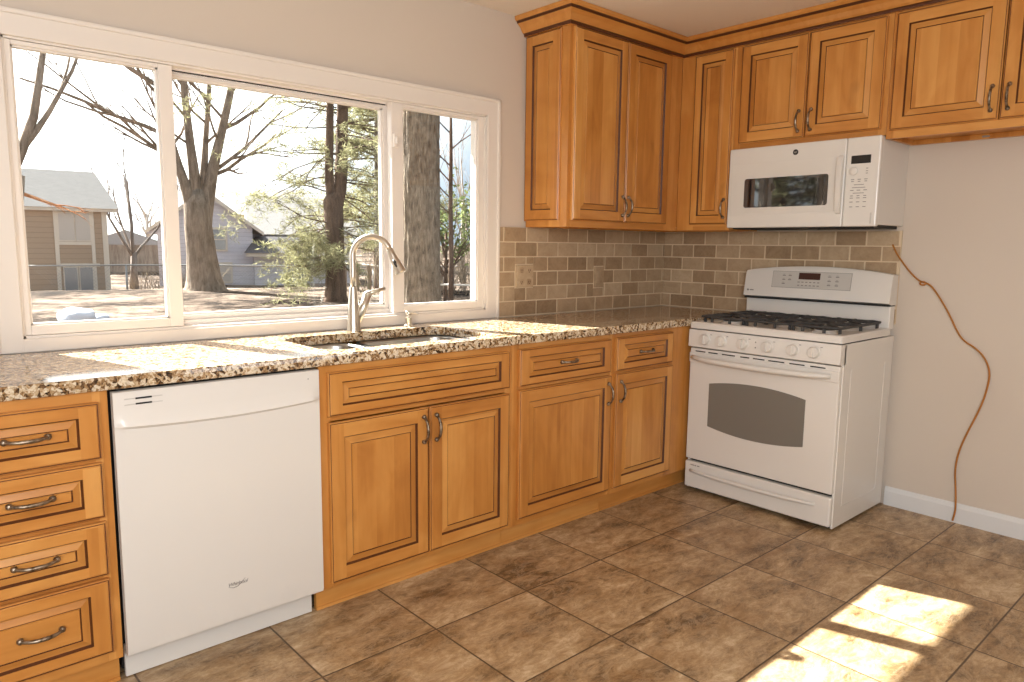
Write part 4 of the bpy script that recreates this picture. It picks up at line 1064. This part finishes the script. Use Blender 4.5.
thicket('hazy brush line behind the small leafless tree', (1.5, 46.8, 5.5, 46.6), 3.0, 110, 53, M['twig_far'], 0.03)
thicket('low dry shrubs along the chain-link fence', (3.4, 24.6, 5.4, 23.9), 0.9, 60, 54, M['scrub'], 0.012)

# far bare trees on the skyline
rng = random.Random(61)
for i, (x_, y_, h_, lb) in enumerate(((7.0, 52, 5.5, 'pale distant leafless tree just left of the window post'), (10.6, 50, 6.0, 'pale distant leafless tree behind the forked maple'), (17.5, 24.5, 7.5, 'tall thin leafless tree at the right edge of the narrow pane'), (13.2, 22.5, 7.0, 'tall thin leafless tree nearest the slim sapling'))):
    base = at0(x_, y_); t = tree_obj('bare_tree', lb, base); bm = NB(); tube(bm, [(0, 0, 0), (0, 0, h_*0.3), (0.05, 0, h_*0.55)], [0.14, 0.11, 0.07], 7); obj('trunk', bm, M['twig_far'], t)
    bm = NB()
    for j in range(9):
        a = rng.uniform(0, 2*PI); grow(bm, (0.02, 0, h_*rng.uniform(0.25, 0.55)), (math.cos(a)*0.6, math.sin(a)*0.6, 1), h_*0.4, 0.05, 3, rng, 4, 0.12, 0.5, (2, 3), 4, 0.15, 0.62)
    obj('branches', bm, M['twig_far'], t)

# fences
def at_line(x0, y0, x1, y1, u): return x0+(x1-x0)*u, y0+(y1-y0)*u
fl = (-5.0, 23.6, 14.0, 17.3)
f0 = at0(*fl[:2], 0); fn = thing('chain_link_fence', 'grey chain-link fence crossing the yard in front of the houses', 'fence', f0); N = 9; prev = None
rail_pts = []
for i in range(N):
    x_, y_ = at_line(*fl, i/(N-1)); z_ = gz(x_, y_); p = Vector((x_, y_, 0))-f0; p.z = 0
    bm = NB(); tube(bm, [(p.x, p.y, z_-f0.z-0.2), (p.x, p.y, z_-f0.z+0.98)], 0.03, 8); obj('post', bm, M['galv'], fn)
    rail_pts.append((p.x, p.y, z_-f0.z+0.98))
bm = NB(); tube(bm, rail_pts, 0.024, 8); obj('top_rail', bm, M['galv'], fn)
bm = NB()
for i in range(N-1):
    a = Vector(rail_pts[i]); b_ = Vector(rail_pts[i+1]); L_ = (b_-a).length; nd = 26
    for s_ in range(nd):
        for sg in (-1, 1):
            u0 = (s_+0.5)/nd; u1 = u0+sg*0.96/L_
            if 0 <= u1 <= 1: tube(bm, [a.lerp(b_, u0), a.lerp(b_, u1)-Vector((0, 0, 0.96))], 0.0035, 3, cap=False)
obj('wire_mesh', bm, M['galv'], fn)
f0 = at0(5.05, 9.35, 0); fn = thing('rail_fence', 'low white rail fence right of the massive trunk', 'fence', f0)
for dx_, dy_ in ((0, 0), (1.5, -1.1)):
    bm = NB(); z_ = gz(5.05+dx_, 9.35+dy_)-f0.z; bx(bm, dx_-0.025, dx_+0.025, dy_-0.025, dy_+0.025, z_-0.1, z_+0.47); obj('post', bm, M['vinyl'], fn)
bm = NB(); tube(bm, [(0, 0, 0.36), (1.5, -1.1, 0.33)], 0.022, 6); obj('rail', bm, M['vinyl'], fn)
f0 = at0(4.9, 13.6, 0); fn = thing('board_fence', 'pale weathered board fence behind the pine trunk', 'fence', f0); fd_ = Vector((0.86, -0.51, 0))
for i in range(13):
    p = fd_*0.3*i; bm = NB(); bx(bm, p.x-0.05, p.x+0.05, p.y-0.02, p.y+0.02, -0.1, 0.62+0.03*(i % 3)); obj('picket', bm, M['weather'], fn)
bm = NB(); tube(bm, [(0, 0.03, 0.70), tuple(fd_*3.7+Vector((0, 0.03, 0.42)))], 0.03, 6); obj('rail', bm, M['cream'], fn)

# houses
def house_parts(root, boxes):
    for nm, args, mat in boxes:
        bm = NB(); bx(bm, *args); obj(nm, bm, mat, root)
base = at0(-0.12, 23.5, 0.05)
h = thing('tan_house', 'small two-storey tan house with a pale shingled roof in the left pane', 'house', base, math.radians(-8))
bm = NB(); bx(bm, -0.2, 2.25, 0, 3.0, 0.0, 2.72); obj('wall', bm, M['tan'], h)
bm = NB(); bx(bm, -0.6, 2.55, -0.18, -0.10, 2.60, 2.72); bx(bm, -0.25, -0.2, -0.02, 0, 0, 2.6); bx(bm, 2.12, 2.27, -0.03, 0.0, 0, 2.6); bx(bm, 0.82, 0.93, -0.03, 0.0, 0, 2.6); bx(bm, 1.80, 1.90, -0.03, 0, 0, 2.6); bx(bm, 0.93, 1.80, -0.03, 0, 1.56, 1.66); bx(bm, 0.82, 2.0, -0.03, 0, 0.88, 0.98)
obj('trim_board', bm, M['cream'], h)
bm = NB()
rv = [(-0.7, -0.22, 2.70), (2.62, -0.22, 2.70), (2.62, 3.25, 2.70), (-0.7, 3.25, 2.70), (-0.7, 1.5, 3.95), (2.10, 1.5, 3.95)]
V_ = [bm.verts.new(v_) for v_ in rv]
for q in ((0, 1, 5, 4), (1, 2, 5), (2, 3, 4, 5), (3, 0, 4), (3, 2, 1, 0)): bm.faces.new([V_[i] for i in q])
obj('roof', bm, M['roof'], h)
for (a, b_, c, d, mt) in ((0.95, 1.36, 1.70, 2.55, 'panel'), (1.40, 1.78, 1.70, 2.55, 'panel'), (1.02, 1.36, 0.05, 0.86, 'winblue'), (1.44, 1.78, 0.05, 0.86, 'winblue')):
    bm = NB(); bx(bm, a-0.03, b_+0.03, -0.035, 0.0, c-0.03, d+0.03); wf = obj('window_frame', bm, M['cream'], h)
    bm = NB(); bx(bm, a, b_, -0.04, -0.03, c, d); obj('pane', bm, M[mt], wf)

base = at0(6.1, 27.6, -0.1); h = thing('grey_house', 'lavender-grey house with charcoal roofs behind the forked maple', 'house', base, math.radians(-20))
bm = NB()
# gable end facing the yard
prism(bm, [(-1.2, 0.0), (2.35, 0.0), (2.35, 2.45), (0.6, 3.75), (-1.2, 2.45)], 0.0, 6.0, 'xz'); obj('wall', bm, M['lav'], h)
bm = NB(); bx(bm, 2.35, 6.5, 1.2, 6.0, 0, 2.3); obj('wing_wall', bm, M['lav'], h)
bm = NB(); th_ = 0.10
prism(bm, [(0.6, 3.75), (2.75, 2.15), (2.75, 2.27), (0.6, 3.92), (-1.6, 2.27), (-1.6, 2.15)], -0.25, 6.2, 'xz'); obj('roof', bm, M['roof'], h)
bm = NB(); prism(bm, [(0.6, 3.74), (2.78, 2.12), (2.78, 2.26), (0.6, 3.90), (-1.62, 2.26), (-1.62, 2.12)], -0.30, -0.25, 'xz'); obj('trim_board', bm, M['cream'], h)
bm = NB()
V_ = [bm.verts.new(v_) for v_ in ((2.2, 0.85, 2.20), (6.9, 0.85, 2.20), (6.9, 6.2, 2.20), (2.2, 6.2, 2.20), (2.2, 3.5, 3.95), (6.9, 3.5, 3.95))]
for q in ((0, 1, 5, 4), (1, 2, 5), (2, 3, 4, 5), (3, 0, 4), (3, 2, 1, 0)): bm.faces.new([V_[i] for i in q])
obj('wing_roof', bm, M['roof'], h)
# dark porch roof on the right of the gable
bm = NB()
V_ = [bm.verts.new(v_) for v_ in ((2.0, -0.9, 1.42), (4.6, -0.9, 1.42), (4.6, 1.2, 1.42), (2.0, 1.2, 1.42), (2.5, 0.6, 2.10), (4.2, 0.6, 2.10), (4.2, 1.2, 2.10), (2.5, 1.2, 2.10))]
for q in ((0, 1, 5, 4), (1, 2, 6, 5), (2, 3, 7, 6), (3, 0, 4, 7), (4, 5, 6, 7), (3, 2, 1, 0)): bm.faces.new([V_[i] for i in q])
obj('porch_roof', bm, M['roofdark'], h)
bm = NB(); bx(bm, 2.05, 4.55, -0.85, -0.75, 1.28, 1.42); obj('porch_beam', bm, M['cream'], h)
bm = NB(); bx(bm, 2.36, 4.4, -0.3, 1.2, 0.0, 1.38); obj('porch_wall', bm, M['lav'], h)
for (a, b_, c, d, mt) in ((0.75, 1.30, 1.55, 2.35, 'winblue'), (0.75, 1.45, 0.25, 0.95, 'panel')):
    bm = NB(); bx(bm, a-0.08, b_+0.08, -0.04, 0.0, c-0.08, d+0.08); wf = obj('window_frame', bm, M['cream'], h)
    bm = NB(); bx(bm, a, b_, -0.05, -0.035, c, d); obj('pane', bm, M[mt], wf)
    bm = NB(); bx(bm, a, b_, -0.06, -0.045, (c+d)/2-0.025, (c+d)/2+0.025); obj('rail', bm, M['cream'], wf)
base = at0(12.5, 38.0, -0.1); h = thing('far_house', 'distant house whose grey shingled roof shows above the lavender house', 'house', base, math.radians(-20))
bm = NB(); bx(bm, -4, 4, 0, 6, 0, 3.4); obj('wall', bm, M['tan'], h)
bm = NB(); V_ = [bm.verts.new(v_) for v_ in ((-4.3, -0.4, 3.3), (4.3, -0.4, 3.3), (4.3, 6.4, 3.3), (-4.3, 6.4, 3.3), (-3.6, 3, 5.0), (3.6, 3, 5.0))]
for q in ((0, 1, 5, 4), (1, 2, 5), (2, 3, 4, 5), (3, 0, 4), (3, 2, 1, 0)): bm.faces.new([V_[i] for i in q])
obj('roof', bm, M['roof'], h)
base = at0(6.0, 40.0, -0.1); h = thing('far_shed', 'low brown shed beyond the fence behind the small leafless tree', 'shed', base, math.radians(-5))
bm = NB(); bx(bm, -0.9, 2.4, 0, 3, 0, 1.7); obj('wall', bm, M['weather'], h)
bm = NB(); prism(bm, [(-1.2, 1.65), (0.75, 2.35), (2.7, 1.65), (2.7, 1.55), (-1.2, 1.55)], -0.2, 3.2, 'xz'); obj('roof', bm, M['roof'], h)

# pale stones at the foot of the left pane
rng = random.Random(71)
for (x_, y_, r0, lb) in ((-1.62, 8.6, 0.24, 'large pale stone lying on the lawn at the foot of the left pane'), (-1.30, 8.75, 0.13, 'smaller pale stone just right of the large one')):
    bm = NB(); bmesh.ops.create_icosphere(bm, subdivisions=3, radius=r0)
    for v_ in bm.verts: v_.co *= 1+0.25*noise.noise(v_.co*6+Vector((x_, 0, 0))); v_.co.z *= 0.7
    o = obj('stone', bm, M['rock'], None, True); o.location = (x_, y_, gz(x_, y_)+r0*0.35); tag(o, lb, 'stone')
